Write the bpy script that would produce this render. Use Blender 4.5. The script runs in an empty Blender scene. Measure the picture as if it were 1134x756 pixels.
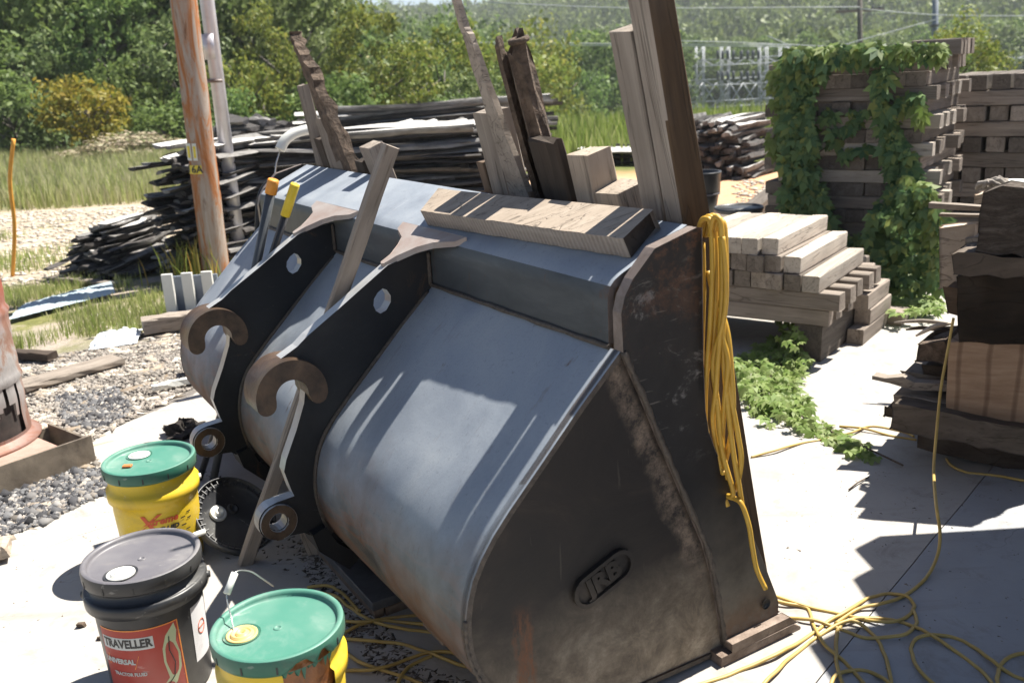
import bpy, math, random
import numpy as np
from mathutils import Vector, Matrix
from mathutils.geometry import tessellate_polygon

# ------------------------------------------------------------------ camera, world, sun, exposure
SC = bpy.context.scene
COL = SC.collection
F_PX, PITCH, ROLL, EYE = 1040.0, math.radians(16.2), math.radians(3.3), 1.58
fwd = Vector((0, math.cos(PITCH), -math.sin(PITCH)))
r0 = Vector((1, 0, 0)); u0 = r0.cross(fwd)
cR = math.cos(ROLL)*r0 - math.sin(ROLL)*u0
cU = math.cos(ROLL)*u0 + math.sin(ROLL)*r0
cam_d = bpy.data.cameras.new("camera"); cam = bpy.data.objects.new("camera", cam_d); COL.objects.link(cam)
M = Matrix((cR, cU, -fwd)).transposed().to_4x4(); M.translation = Vector((0, 0, EYE)); cam.matrix_world = M
cam_d.sensor_width = 36; cam_d.lens = 36*F_PX/1134; cam_d.clip_start = .05; cam_d.clip_end = 5000
cam_d.dof.use_dof = True; cam_d.dof.focus_distance = 2.9; cam_d.dof.aperture_fstop = 4.4
SC.camera = cam
w = bpy.data.worlds.new("World"); SC.world = w; w.use_nodes = True
nt = w.node_tree; bg = nt.nodes['Background']; sky = nt.nodes.new('ShaderNodeTexSky')
sky.sky_type = 'NISHITA'; sky.sun_disc = False
SUNV = Vector((.485, .315, 1.0)).normalized()
sky.sun_elevation = math.asin(SUNV.z); sky.sun_rotation = math.atan2(SUNV.x, SUNV.y)
sky.air_density = .75; sky.dust_density = .4
nt.links.new(sky.outputs[0], bg.inputs[0]); bg.inputs[1].default_value = .05
sl = bpy.data.lights.new("sun", 'SUN'); sl.energy = 5.0; sl.angle = math.radians(.53); sl.color = (1, .95, .86)
so = bpy.data.objects.new("sun", sl); COL.objects.link(so); so.location = (8, 6, 20)
so.rotation_euler = SUNV.to_track_quat('Z', 'Y').to_euler()
SC.view_settings.view_transform = 'Standard'; SC.view_settings.look = 'None'; SC.view_settings.gamma = 1
SC.view_settings.exposure = 1.4
SC.render.resolution_x = 1024; SC.render.resolution_y = 682

# ------------------------------------------------------------------ surveying helpers (photo sight line -> real plane)
EYEP = Vector((0, 0, EYE))
def ray(x, y): return fwd + cR*((x-567)/F_PX) + cU*((378-y)/F_PX)
def plane(x, y, P0, n):
    d = ray(x, y); n = Vector(n); t = (Vector(P0)-EYEP).dot(n)/d.dot(n); return EYEP + d*t
def gnd(x, y, z=0.0): return plane(x, y, (0, 0, z), (0, 0, 1))
def atY(x, y, Y): return plane(x, y, (0, Y, 0), (0, 1, 0))
AW = math.radians(-30.806)
BW = Vector((math.sin(AW), math.cos(AW), 0)); BU = Vector((BW.y, -BW.x, 0)); ZZ = Vector((0, 0, 1))
BG = Vector((.74691, 2.36405, 0))
def B(u, s, z): return BG + BU*u + BW*s + ZZ*z
def onS(x, y, s): return plane(x, y, BG+BW*s, BW)
def onU(x, y, u): return plane(x, y, BG+BU*u, BU)
rnd = random.Random(7); NR = np.random.default_rng(7)

# ------------------------------------------------------------------ mesh builder
class MB:
    def __init__(s): s.v = []; s.f = []; s.m = []; s.sm = []
    def add(s, vs, fs, mi=0, smooth=False):
        b = len(s.v); s.v += [Vector(p) for p in vs]
        for f in fs: s.f.append([b+i for i in f]); s.m.append(mi); s.sm.append(smooth)
        return s
    def box(s, c, size, axes=None, mi=0, jit=0):
        ax = axes or (Vector((1, 0, 0)), Vector((0, 1, 0)), Vector((0, 0, 1))); c = Vector(c); vs = []
        for i in (-1, 1):
            for j in (-1, 1):
                for k in (-1, 1):
                    p = c + ax[0]*(i*size[0]/2) + ax[1]*(j*size[1]/2) + ax[2]*(k*size[2]/2)
                    if jit: p = p + Vector([rnd.uniform(-jit, jit) for _ in range(3)])
                    vs.append(p)
        s.add(vs, [(0,1,3,2),(4,6,7,5),(0,4,5,1),(2,3,7,6),(0,2,6,4),(1,5,7,3)], mi); return s
    def prism(s, poly, holes, f3, d0, d1, mi=0, me=None, smooth=False):
        """poly (list of 2d), f3(a,b,d)->3d ; extruded d0..d1 ; me = material index of the rim"""
        me = mi if me is None else me
        loops = [poly]+holes; tri = tessellate_polygon([[Vector((p[0], p[1], 0)) for p in l] for l in loops])
        allp = [p for l in loops for p in l]; n = len(allp)
        vs = [f3(p[0], p[1], d0) for p in allp]+[f3(p[0], p[1], d1) for p in allp]
        s.add(vs, [tuple(t) for t in tri], mi); b = len(s.v)-2*n
        for t in tri: s.f.append([b+n+t[2], b+n+t[1], b+n+t[0]]); s.m.append(mi); s.sm.append(False)
        o = 0
        for l in loops:
            k = len(l)
            for i in range(k):
                j = (i+1) % k; s.f.append([b+o+i, b+o+j, b+n+o+j, b+n+o+i]); s.m.append(me); s.sm.append(smooth)
            o += k
        return s
    def tube(s, pts, r, n=8, mi=0, cap=True, flat=None):
        pts = [Vector(p) for p in pts]; m = len(pts); rr = r if isinstance(r, (list, tuple)) else [r]*m
        t0 = (pts[1]-pts[0]).normalized(); a = t0.orthogonal().normalized(); vs = []; fs = []
        for i, p in enumerate(pts):
            t = (pts[min(i+1, m-1)]-pts[max(i-1, 0)]).normalized()
            a = (a - t*a.dot(t)).normalized(); b = t.cross(a)
            for k in range(n):
                q = 2*math.pi*k/n; vs.append(p + (a*math.cos(q)+b*math.sin(q))*rr[i])
        for i in range(m-1):
            for k in range(n): fs.append((i*n+k, i*n+(k+1) % n, (i+1)*n+(k+1) % n, (i+1)*n+k))
        s.add(vs, fs, mi, True)
        if cap:
            b0 = len(s.v)-len(vs)
            s.f.append([b0+k for k in reversed(range(n))]); s.m.append(mi); s.sm.append(False)
            s.f.append([b0+(m-1)*n+k for k in range(n)]); s.m.append(mi); s.sm.append(False)
        return s
    def lathe(s, prof, c, axes=None, n=48, mi=0, skip=None, smooth=True, jag=None):
        """prof: list of (r,z)"""
        ax = axes or (Vector((1, 0, 0)), Vector((0, 1, 0)), Vector((0, 0, 1))); c = Vector(c); vs = []; fs = []
        for j, (r, z) in enumerate(prof):
            for k in range(n):
                q = 2*math.pi*k/n; rj = jag(r, z, q) if jag else (r, z)
                vs.append(c+ax[0]*(rj[0]*math.cos(q))+ax[1]*(rj[0]*math.sin(q))+ax[2]*rj[1])
        for j in range(len(prof)-1):
            for k in range(n):
                if skip and skip(prof[j], prof[j+1], 2*math.pi*(k+.5)/n): continue
                fs.append((j*n+k, j*n+(k+1) % n, (j+1)*n+(k+1) % n, (j+1)*n+k))
        s.add(vs, fs, mi, smooth); return s
    def mesh(s, name, mats, off=Vector((0, 0, 0)), bevel=0):
        me = bpy.data.meshes.new(name); me.from_pydata([tuple(p-off) for p in s.v], [], s.f)
        for m in (mats if isinstance(mats, (list, tuple)) else [mats]): me.materials.append(m)
        me.polygons.foreach_set('material_index', s.m); me.polygons.foreach_set('use_smooth', s.sm); me.update(); return me

def link(name, me, loc=(0, 0, 0), rot=None, parent=None):
    o = bpy.data.objects.new(name, me); COL.objects.link(o); o.location = loc
    if rot is not None: o.rotation_euler = rot
    if parent: o.parent = parent
    return o
def tag(o, label=None, cat=None, group=None, kind=None):
    if label: o['label'] = label
    if cat: o['category'] = cat
    if group: o['group'] = group
    if kind: o['kind'] = kind
    elif cat: o['kind'] = 'thing'
    return o
def thing(name, loc, label, cat, group=None):
    o = bpy.data.objects.new(name, None); COL.objects.link(o); o.location = loc; o.empty_display_size = .1
    o['base'] = tuple(loc); return tag(o, label, cat, group)
def base_of(p):
    while p.parent: p = p.parent
    return Vector(p['base']) if 'base' in p else Vector(p.location)
def part(name, mb, mats, parent, bevel=0, sub=0, wn=False):
    o = link(name, mb.mesh(name, mats, base_of(parent)), parent=parent)
    if bevel:
        m = o.modifiers.new('bevel', 'BEVEL'); m.width = bevel; m.segments = 2; m.limit_method = 'ANGLE'; m.angle_limit = math.radians(40)
    return o
def single(name, mb, mats, loc, label, cat, group=None, bevel=0):
    loc = Vector(loc); o = link(name, mb.mesh(name, mats, loc), loc)
    if bevel:
        m = o.modifiers.new('bevel', 'BEVEL'); m.width = bevel; m.segments = 2; m.limit_method = 'ANGLE'; m.angle_limit = math.radians(40)
    return tag(o, label, cat, group)
def np_mesh(name, V, Fq, mat):
    me = bpy.data.meshes.new(name); n = len(V); k = Fq.shape[1]; m = len(Fq)
    me.vertices.add(n); me.vertices.foreach_set('co', np.asarray(V, 'f').ravel())
    me.loops.add(m*k); me.loops.foreach_set('vertex_index', Fq.astype('i').ravel())
    me.polygons.add(m); me.polygons.foreach_set('loop_start', np.arange(0, m*k, k, dtype='i'))
    try: me.polygons.foreach_set('loop_total', np.full(m, k, dtype='i'))
    except Exception: pass
    me.update(calc_edges=True); me.materials.append(mat); return me
def spline(pts, k=8):
    P = [Vector(p) for p in pts]; P = [P[0]*2-P[1]]+P+[P[-1]*2-P[-2]]; out = []
    for i in range(1, len(P)-2):
        for j in range(k):
            t = j/k; a, b, c, d = P[i-1], P[i], P[i+1], P[i+2]
            out.append(.5*((2*b)+(c-a)*t+(2*a-5*b+4*c-d)*t*t+(3*b-a-3*c+d)*t**3))
    out.append(P[-2]); return out
_tc = {}
def text_geo(s, size=1.0, offset=0.0, shear=0.0, extrude=0.0):
    cu = bpy.data.curves.new('txt', 'FONT'); cu.body = s; cu.size = size; cu.offset = offset; cu.shear = shear
    cu.extrude = extrude; cu.align_x = 'CENTER'; cu.align_y = 'CENTER'; cu.resolution_u = 2
    o = bpy.data.objects.new('txt', cu); COL.objects.link(o); bpy.context.view_layer.update()
    me = bpy.data.meshes.new_from_object(o.evaluated_get(bpy.context.evaluated_depsgraph_get()))
    v = [x.co.copy() for x in me.vertices]; f = [list(p.vertices) for p in me.polygons]
    bpy.data.objects.remove(o); bpy.data.curves.remove(cu); bpy.data.meshes.remove(me); return v, f

# ------------------------------------------------------------------ materials
def srgb(r, g, b):
    f = lambda c: ((c/255+.055)/1.055)**2.4 if c/255 > .04045 else c/255/12.92
    return (f(r), f(g), f(b), 1)
class MT:
    def __init__(s, name, rough=.7, metal=0, spec=.5):
        s.m = bpy.data.materials.new(name); s.m.use_nodes = True; s.t = s.m.node_tree; s.n = s.t.nodes
        s.b = s.n['Principled BSDF']; s.b.inputs['Roughness'].default_value = rough; s.b.inputs['Metallic'].default_value = metal
        s.b.inputs['Specular IOR Level'].default_value = spec
        s.tc = s.n.new('ShaderNodeTexCoord').outputs['Object']
    def L(s, a, b): s.t.links.new(a, b)
    def map(s, scale=(1, 1, 1), rot=(0, 0, 0), src=None):
        m = s.n.new('ShaderNodeMapping'); m.inputs['Scale'].default_value = scale; m.inputs['Rotation'].default_value = rot
        s.L(src or s.tc, m.inputs[0]); return m.outputs[0]
    def noise(s, scale, vec=None, det=6, rough=.6, dist=0):
        n = s.n.new('ShaderNodeTexNoise'); n.inputs['Scale'].default_value = scale; n.inputs['Detail'].default_value = det
        n.inputs['Roughness'].default_value = rough; n.inputs['Distortion'].default_value = dist
        s.L(vec or s.tc, n.inputs['Vector']); return n.outputs[0]
    def wave(s, scale, vec=None, dist=3, det=3, axis='X', typ='BANDS'):
        n = s.n.new('ShaderNodeTexWave'); n.wave_type = typ; n.inputs['Scale'].default_value = scale; n.inputs['Distortion'].default_value = dist
        n.inputs['Detail'].default_value = det; n.bands_direction = axis
        s.L(vec or s.tc, n.inputs['Vector']); return n.outputs['Fac']
    def ramp(s, src, stops):
        r = s.n.new('ShaderNodeValToRGB'); e = r.color_ramp.elements
        while len(e) < len(stops): e.new(.5)
        for x, (p, c) in zip(e, stops): x.position = p; x.color = c if len(c) == 4 else (*c, 1)
        s.L(src, r.inputs[0]); return r.outputs[0]
    def thr(s, src, a, b):
        m = s.n.new('ShaderNodeMapRange'); m.inputs[1].default_value = a; m.inputs[2].default_value = b; m.clamp = True
        s.L(src, m.inputs[0]); return m.outputs[0]
    def mix(s, fac, a, b, mode='MIX'):
        m = s.n.new('ShaderNodeMix'); m.data_type = 'RGBA'; m.blend_type = mode
        if isinstance(fac, (int, float)): m.inputs[0].default_value = fac
        else: s.L(fac, m.inputs[0])
        for x, i in ((a, 6), (b, 7)):
            if isinstance(x, tuple): m.inputs[i].default_value = x if len(x) == 4 else (*x, 1)
            else: s.L(x, m.inputs[i])
        return m.outputs[2]
    def math(s, op, a, b=None):
        m = s.n.new('ShaderNodeMath'); m.operation = op; m.use_clamp = False
        for x, i in ((a, 0), (b, 1)):
            if x is None: continue
            if isinstance(x, (int, float)): m.inputs[i].default_value = x
            else: s.L(x, m.inputs[i])
        return m.outputs[0]
    def rand(s): return s.n.new('ShaderNodeObjectInfo').outputs['Random']
    def island(s): return s.n.new('ShaderNodeNewGeometry').outputs['Random Per Island']
    def sep(s, src=None):
        x = s.n.new('ShaderNodeSeparateXYZ'); s.L(src or s.tc, x.inputs[0]); return x.outputs
    def color(s, c):
        if isinstance(c, tuple): s.b.inputs['Base Color'].default_value = c if len(c) == 4 else (*c, 1)
        else: s.L(c, s.b.inputs['Base Color'])
        return s
    def rough(s, c): s.L(c, s.b.inputs['Roughness']); return s
    def bump(s, h, strength=.3, dist=.01):
        b = s.n.new('ShaderNodeBump'); b.inputs['Strength'].default_value = strength; b.inputs['Distance'].default_value = dist
        s.L(h, b.inputs['Height']); s.L(b.outputs[0], s.b.inputs['Normal']); return s

def leaf_mat(name, cols, transl=.35, scale=1.2):
    m = MT(name, .55, spec=.25); c = m.ramp(m.island(), [(i/(len(cols)-1), k) for i, k in enumerate(cols)])
    n = m.noise(scale, det=2); c = m.mix(m.thr(n, .3, .75), c, m.mix(.55, c, (.5, .55, .3, 1), 'MULTIPLY'))
    r = m.rand(); c2 = m.mix(m.math('MULTIPLY', r, .45), c, m.mix(.5, c, (.16, .12, .02, 1)))
    m.color(c2); t = m.n.new('ShaderNodeBsdfTranslucent'); m.L(c2, t.inputs[0])
    x = m.n.new('ShaderNodeMixShader'); x.inputs[0].default_value = transl
    m.L(m.b.outputs[0], x.inputs[1]); m.L(t.outputs[0], x.inputs[2]); m.L(x.outputs[0], m.n['Material Output'].inputs[0]); return m.m
def wood_mat(name, a, b, crack=(.02, .015, .01), axis=0, scale=1.0, checks=.5):
    """grain along local axis; object-random tone"""
    m = MT(name, .85, spec=.2); sc = [14*scale]*3; sc[axis] = .9*scale; v = m.map(tuple(sc))
    rv = m.n.new('ShaderNodeVectorMath'); rv.operation = 'ADD'; m.L(v, rv.inputs[0])
    cb = m.n.new('ShaderNodeCombineXYZ'); r = m.rand(); q = m.math('MULTIPLY', r, 57.0)
    for i in range(3): m.L(q, cb.inputs[i])
    m.L(cb.outputs[0], rv.inputs[1]); v = rv.outputs[0]
    n = m.noise(1.6, v, 8, .65, .6); g = m.noise(5, v, 4, .7)
    c = m.ramp(n, [(.25, a), (.55, tuple((x+y)/2 for x, y in zip(a, b))), (.78, b)])
    c = m.mix(m.thr(g, .56, .72), c, m.mix(.55, c, crack)); 
    ck = m.noise(.8, v, 3, .5, 1.2); ckm = m.thr(m.math('ABSOLUTE', m.math('SUBTRACT', ck, .5)), .0, .012)
    c = m.mix(m.math('MULTIPLY', m.math('SUBTRACT', 1.0, ckm), checks), c, crack)
    st = m.noise(2.5, None, 4); c = m.mix(m.thr(st, .52, .75), c, m.mix(.4, c, (.10, .085, .07, 1)))
    tone = m.n.new('ShaderNodeHueSaturation'); tone.inputs['Value'].default_value = 1
    m.L(m.thr(r, -.9, 1.0), tone.inputs['Value']); m.L(c, tone.inputs['Color'])
    vv = m.math('ADD', m.math('MULTIPLY', r, .6), .7); m.L(vv, tone.inputs['Value'])
    m.color(tone.outputs[0]); m.bump(m.math('ADD', m.math('MULTIPLY', n, .6), m.math('MULTIPLY', ckm, .6)), .55, .006); return m.m
# ---- shared materials
def uvmap(m): return m.map((1, 1, 1), (0, 0, -math.radians(30.806)))
def steel_bare():
    m = MT('worn mill-scale steel', .7, .85); v = uvmap(m)
    n = m.noise(3, v, 8, .6, .4); f = m.noise(60, v, 4, .7); big = m.noise(1.1, v, 3)
    c = m.ramp(n, [(.25, (.28, .315, .365)), (.5, (.37, .405, .45)), (.75, (.47, .495, .52))])
    c = m.mix(m.thr(f, .62, .72), c, m.mix(.35, c, (.12, .12, .13, 1)))
    # dirty, rusty lower shell (real staining, below half height)
    z = m.sep(v)[2]; low = m.thr(m.math('ADD', z, m.math('MULTIPLY', m.noise(2.2, v, 5), .7)), .92, .62)
    m.L(m.thr(low, 1.0, .4), m.b.inputs['Metallic']) if False else None; dirt = m.ramp(m.noise(5, m.map((1, .5, 2), src=v), 7, .7, 1.0), [(.3, (.03, .032, .03)), (.44, (.10, .085, .062)), (.50, (.17, .085, .04)), (.58, (.13, .075, .045)), (.62, (.09, .078, .06)), (.78, (.10, .10, .085))])
    c = m.mix(m.math('MULTIPLY', low, .92), c, dirt)
    sp = m.noise(9, m.map((1, 2.2, .5), src=v), 5, .75, .3); c = m.mix(m.math('MULTIPLY', m.thr(sp, .66, .74), .7), c, (.17, .075, .03, 1))
    scr = m.noise(14, m.map((.12, 2.5, .12), (.3, .5, .1), src=v), 3, .5); c = m.mix(m.math('MULTIPLY', m.thr(scr, .70, .73), .15), c, (.07, .06, .055, 1))
    for k_, (sc_, rt_, th_, cl_) in enumerate(((9, (.4, -.7, .3), .69, (.18, .16, .15, 1)), (7, (-.2, .9, 1.1), .70, (.75, .75, .75, 1)), (5, (.7, .2, -.4), .70, (.16, .10, .06, 1)))):
        q_ = m.noise(sc_, m.map((.10, 2.6, .25), rt_, src=v), 6, .7, .8); c = m.mix(m.math('MULTIPLY', m.thr(q_, th_, th_+.05), .22), c, cl_)
    run_ = m.noise(7, m.map((1, 3.5, .25), src=v), 6, .75); c = m.mix(m.math('MULTIPLY', m.thr(run_, .60, .72), .35), c, (.20, .11, .06, 1))
    fine = m.noise(150, v, 3, .8); c = m.mix(m.math('MULTIPLY', m.thr(fine, .5, .75), .25), c, (.2, .2, .21, 1))
    m.color(c); m.rough(m.ramp(n, [(.3, (.72,)*3), (.7, (.9,)*3)])); m.bump(m.math('ADD', m.math('ADD', m.math('MULTIPLY', n, .4), m.math('MULTIPLY', big, 1.2)), m.math('MULTIPLY', fine, .05)), .3, .02); return m.m
def steel_fascia():
    m = MT('dull blue-grey steel', .5, .5); v = uvmap(m); n = m.noise(4, m.map((.6, .6, 2), src=v), 8, .65, .6)
    c = m.ramp(n, [(.3, (.045, .052, .06)), (.6, (.09, .10, .11)), (.8, (.15, .16, .165))])
    r = m.noise(5, m.map((1, 2.5, .7), src=v), 6, .75, .4); c = m.mix(m.thr(r, .6, .72), c, (.11, .055, .03, 1)); m.color(c)
    m.bump(n, .15, .01); return m.m
def steel_black():
    m = MT('black painted steel', .5, 0, .35); v = uvmap(m); n = m.noise(3.5, v, 8, .7, .5)
    c = m.ramp(n, [(.35, (.006, .007, .009)), (.6, (.012, .0135, .016)), (.8, (.03, .03, .032))])
    r = m.noise(7, v, 7, .75, .6); c = m.mix(m.thr(r, .60, .70), c, (.075, .042, .024, 1))
    q = m.noise(16, m.map((1, 1, 1), (.2, .5, .9), src=v), 9, .85, 1.2); c = m.mix(m.math('MULTIPLY', m.thr(q, .60, .66), .35), c, (.11, .105, .10, 1)); e = m.noise(2.2, v, 5, .7); c = m.mix(m.math('MULTIPLY', m.thr(e, .5, .7), .3), c, (.055, .045, .036, 1))
    m.color(c); m.bump(m.math('ADD', n, m.math('MULTIPLY', q, .3)), .25, .01); return m.m
def steel_cutter():
    m = MT('scraped black side cutter', .48, 0, .35); v = uvmap(m); s = m.sep(v); n = m.noise(4, v, 8, .7, .5)
    c = m.ramp(n, [(.35, (.006, .006, .007)), (.6, (.013, .012, .012)), (.8, (.032, .027, .024))])
    # scraped grey patch high on the plate
    zone = m.math('MULTIPLY', m.thr(s[2], .60, .74), m.thr(s[2], 1.17, 1.05))
    sc = m.noise(4.5, m.map((1.2, 1, 1.9), (0, .6, 0), src=v), 12, .85, .8)
    c = m.mix(m.math('MULTIPLY', zone, m.thr(sc, .55, .62)), c, m.mix(m.noise(30, v), (.20, .20, .20, 1), (.09, .07, .055, 1)))
    ln = m.noise(11, m.map((.5, 1, 6), (0, -.35, 0), src=v), 3, .5, .6); c = m.mix(m.math('MULTIPLY', zone, m.math('MULTIPLY', m.thr(ln, .67, .70), .5)), c, (.2, .17, .15, 1))
    low = m.thr(s[2], .55, .12); c = m.mix(m.math('MULTIPLY', low, m.thr(m.noise(6, v, 7, .7), .2, .7)), c, (.20, .17, .13, 1))
    ru = m.math('MULTIPLY', m.thr(s[2], .2, .03), m.thr(m.noise(9, v, 7, .8), .42, .55)); c = m.mix(m.math('MULTIPLY', ru, .8), c, (.12, .05, .02, 1))
    rt = m.math('MULTIPLY', m.thr(s[2], .9, 1.2), m.thr(m.noise(10, v, 7, .8), .5, .6)); c = m.mix(m.math('MULTIPLY', rt, .7), c, (.13, .055, .025, 1))
    m.color(c); m.bump(m.math('ADD', n, m.math('MULTIPLY', sc, .4)), .3, .008); return m.m
def steel_side():
    m = MT('mud-stained side plate', .6, 0, .4); v = uvmap(m); s = m.sep(v); n = m.noise(4, v, 9, .7, .8)
    c = m.ramp(n, [(.35, (.006, .0045, .004)), (.55, (.014, .010, .008)), (.8, (.045, .031, .023))])
    h = m.math('ADD', s[2], m.math('MULTIPLY', m.noise(3, v, 6), .35))
    mud = m.ramp(m.noise(8, v, 9, .8, .4), [(.3, (.06, .045, .032)), (.45, (.17, .13, .09)), (.55, (.26, .205, .145)), (.68, (.42, .35, .26))])
    c = m.mix(m.thr(h, .56, .20), c, mud)
    # light scuffed arc beside the weld
    d = m.math('SUBTRACT', m.math('ADD', s[0], m.math('MULTIPLY', s[2], .44)), -.205); d = m.math('ADD', d, m.math('MULTIPLY', m.math('SUBTRACT', m.noise(9, v, 7, .8), .5), .10))
    arc = m.math('MULTIPLY', m.thr(m.math('ABSOLUTE', d), .045, .01), m.thr(s[2], .15, .35)); c = m.mix(m.math('MULTIPLY', arc, m.thr(m.noise(22, v, 6, .8), .4, .62)), c, (.19, .14, .10, 1))
    # rust run below the heel
    du = m.math('ADD', m.math('ADD', s[0], .885), m.math('MULTIPLY', m.math('SUBTRACT', m.noise(11, v, 4), .5), .05))
    run = m.math('MULTIPLY', m.thr(m.math('ABSOLUTE', du), .03, .018), m.thr(s[2], .40, .33)); c = m.mix(m.math('MULTIPLY', run, m.thr(m.noise(19, m.map((2, 1, .6), src=v), 7, .85), .42, .58)), c, (.13, .045, .015, 1))
    ln = m.noise(13, m.map((6, 1, .5), (0, .5, 0), src=v), 3, .5, .6); c = m.mix(m.math('MULTIPLY', m.thr(ln, .69, .72), .2), c, (.15, .12, .10, 1))
    m.color(c); m.bump(n, .35, .01); return m.m
def simple(name, c1, c2, scale=6, rough=.6, metal=0, bump=.2, bd=.01, det=6, spec=.5):
    m = MT(name, rough, metal, spec); n = m.noise(scale, None, det, .65, .3); m.color(m.ramp(n, [(.3, c1), (.7, c2)]))
    if bump: m.bump(n, bump, bd)
    return m.m
M_bare = steel_bare(); M_fas = steel_fascia(); M_blk = steel_black(); M_cut = steel_cutter(); M_side = steel_side()
M_edge = simple('bare rusty plate edge', (.10, .075, .06), (.24, .195, .175), 14, .5, .2)
M_edgeb = simple('bright worn steel edge', (.38, .38, .38), (.52, .52, .51), 10, .35, .3)
M_weld = simple('rusty weld bead', (.04, .032, .026), (.10, .078, .06), 60, .6, .1, .6)
M_hook = simple('brown rusted hook steel', (.035, .022, .015), (.12, .075, .045), 18, .4, .2, .35)
M_gus = simple('pale rust-bloomed gusset steel', (.27, .20, .17), (.36, .33, .31), 9, .5, .15)
M_lip = simple('rust-scaled cutting edge', (.10, .065, .045), (.27, .21, .17), 20, .6, .2, .5)

# ------------------------------------------------------------------ the loader bucket
W_ = 2.70
bucket = thing('loader_bucket', BG, 'huge worn steel loader bucket standing on the concrete with timbers leaning in its mouth', 'loader bucket')
def arc(c, r, a0, a1, n): return [(c[0]+r*math.cos(math.radians(a0+(a1-a0)*i/n)), c[1]+r*math.sin(math.radians(a0+(a1-a0)*i/n))) for i in range(n+1)]
J = (-.586, .943)
shellp = [J, (-.706, .834), (-.815, .727), (-.905, .640), (-.950, .592), (-.985, .545), (-1.010, .500), (-1.025, .455), (-1.034, .410), (-1.036, .370), (-1.033, .325), (-1.022, .28), (-1.0, .23), (-.965, .175), (-.915, .125), (-.855, .085), (-.78, .055), (-.69, .035), (-.58, .022), (-.26, .012)]
def offs(p, d):
    out = []
    for i in range(len(p)):
        a = Vector(p[max(i-1, 0)]); b = Vector(p[min(i+1, len(p)-1)]); t = (b-a).normalized(); out.append((p[i][0]-t.y*d, p[i][1]+t.x*d))
    return out
def sheet(prof, th, s0, s1, mats, smooth=True, ns=1):
    """bent plate: profile (u,z) thickened by th on its left side, run from s0 to s1"""
    mb = MB(); q = offs(prof, th); n = len(prof)
    for a, si in ((prof, 0), (q, 1)):
        for k in range(ns):
            sa = s0+(s1-s0)*k/ns; sb = s0+(s1-s0)*(k+1)/ns
            vs = [B(x[0], sa, x[1]) for x in a]+[B(x[0], sb, x[1]) for x in a]
            mb.add(vs, [(i, i+1, n+i+1, n+i) if si == 0 else (i, n+i, n+i+1, i+1) for i in range(n-1)], 0, smooth)
    for s in (s0, s1):
        vs = [B(x[0], s, x[1]) for x in prof]+[B(x[0], s, x[1]) for x in q]; mb.add(vs, [(i, i+1, n+i+1, n+i) for i in range(n-1)], 1)
    for i in (0, n-1):
        mb.add([B(*(prof[i][0], s0, prof[i][1])), B(prof[i][0], s1, prof[i][1]), B(q[i][0], s1, q[i][1]), B(q[i][0], s0, q[i][1])], [(0, 1, 2, 3)], 1)
    return mb
part('shell', sheet(shellp, .014, -.007, W_+.007, None), [M_bare, M_weld], bucket)
# spill guard: vertical fascia and sloping top plate in one bend
bend = [(-.345, 1.199), (-.545, 1.112)] + [(-.566, 1.100), (-.578, 1.088), (-.585, 1.070), (-.587, 1.05)]
part('spill_guard_top', sheet(bend[:4], .018, .036, W_-.036, None), [M_bare, M_edge], bucket)
part('spill_guard_fascia', sheet(bend[3:]+[(-.587, .95)], .018, .036, W_-.036, None), [M_fas, M_edge], bucket)
mb = MB(); mb.tube([B(-.590, .03+i*.06, .946+.001*math.sin(i*2.3)) for i in range(45)], [.007+.001*math.sin(i*1.7) for i in range(45)], 8); part('weld_bead', mb, M_weld, bucket)
# side plates and cutters
f_side = lambda a, b, d: B(a, d, b)
inner = [(-.30, .95)] + [J] + shellp[1:-1] + [(-.255, .014), (-.262, .20), (-.30, .40), (-.40, .60)]
inner = [J] + shellp[1:] + [(-.24, .03), (-.255, .19), (-.30, .366), (-.40, .599), (-.51, .837), (-.56, .944)]
seam = [(-.586, .944), (-.560, .885), (-.528, .815), (-.480, .70), (-.433, .595), (-.380, .475), (-.332, .366), (-.303, .27), (-.285, .180), (-.270, .10), (-.262, .036)]
cutter = seam + [(-.06, .036), (-.058, .10), (-.066, .122), (-.13, .27), (-.20, .42), (-.262, .55), (-.300, .625), (-.322, .68), (-.334, .74), (-.340, .85), (-.343, 1.0), (-.346, 1.197), (-.360, 1.2), (-.489, 1.170), (-.552, 1.108), (-.576, 1.072), (-.587, 1.035)]
for s0, s1, c0, c1 in ((0.0, .02, -.016, .016), (W_-.02, W_, W_-.016, W_+.016)):
    near = s0 == 0
    mb = MB().prism(inner, [], f_side, s0, s1, 0, 1); part('side_plate', mb, [M_side if near else M_blk, M_edge], bucket)
    mb = MB().prism(cutter, [], f_side, c0, c1, 0, 1)
    cp = part('side_cutter', mb, [M_cut if near else M_blk, M_edge], bucket, bevel=.003)
    if near:
        mb = MB(); path = spline([B(x[0]+.004, -.013, x[1]) for x in seam], 6)
        mb.tube(path, [.0075+.0016*math.sin(i*1.9)+.001*math.sin(i*.7) for i in range(len(path))], 8); part('weld_bead', mb, M_weld, cp)
        mb = MB().lathe([(0, 0), (.013, 0), (.013, .004), (.016, .004)], B(-.112, -.019, .117), (BU, ZZ, -BW), 20); part('bolt_hole', mb, M_blk, cp)
# shell edge flange visible along the back of the near side plate
mb = MB(); pe = spline([B(x[0]-.001, -.006, x[1]) for x in shellp[8:16]], 6)
mb.tube(pe, [.005+.0015*math.sin(i*2.1) for i in range(len(pe))], 7); part('shell_edge_weld', mb, M_weld, bucket)
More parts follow.
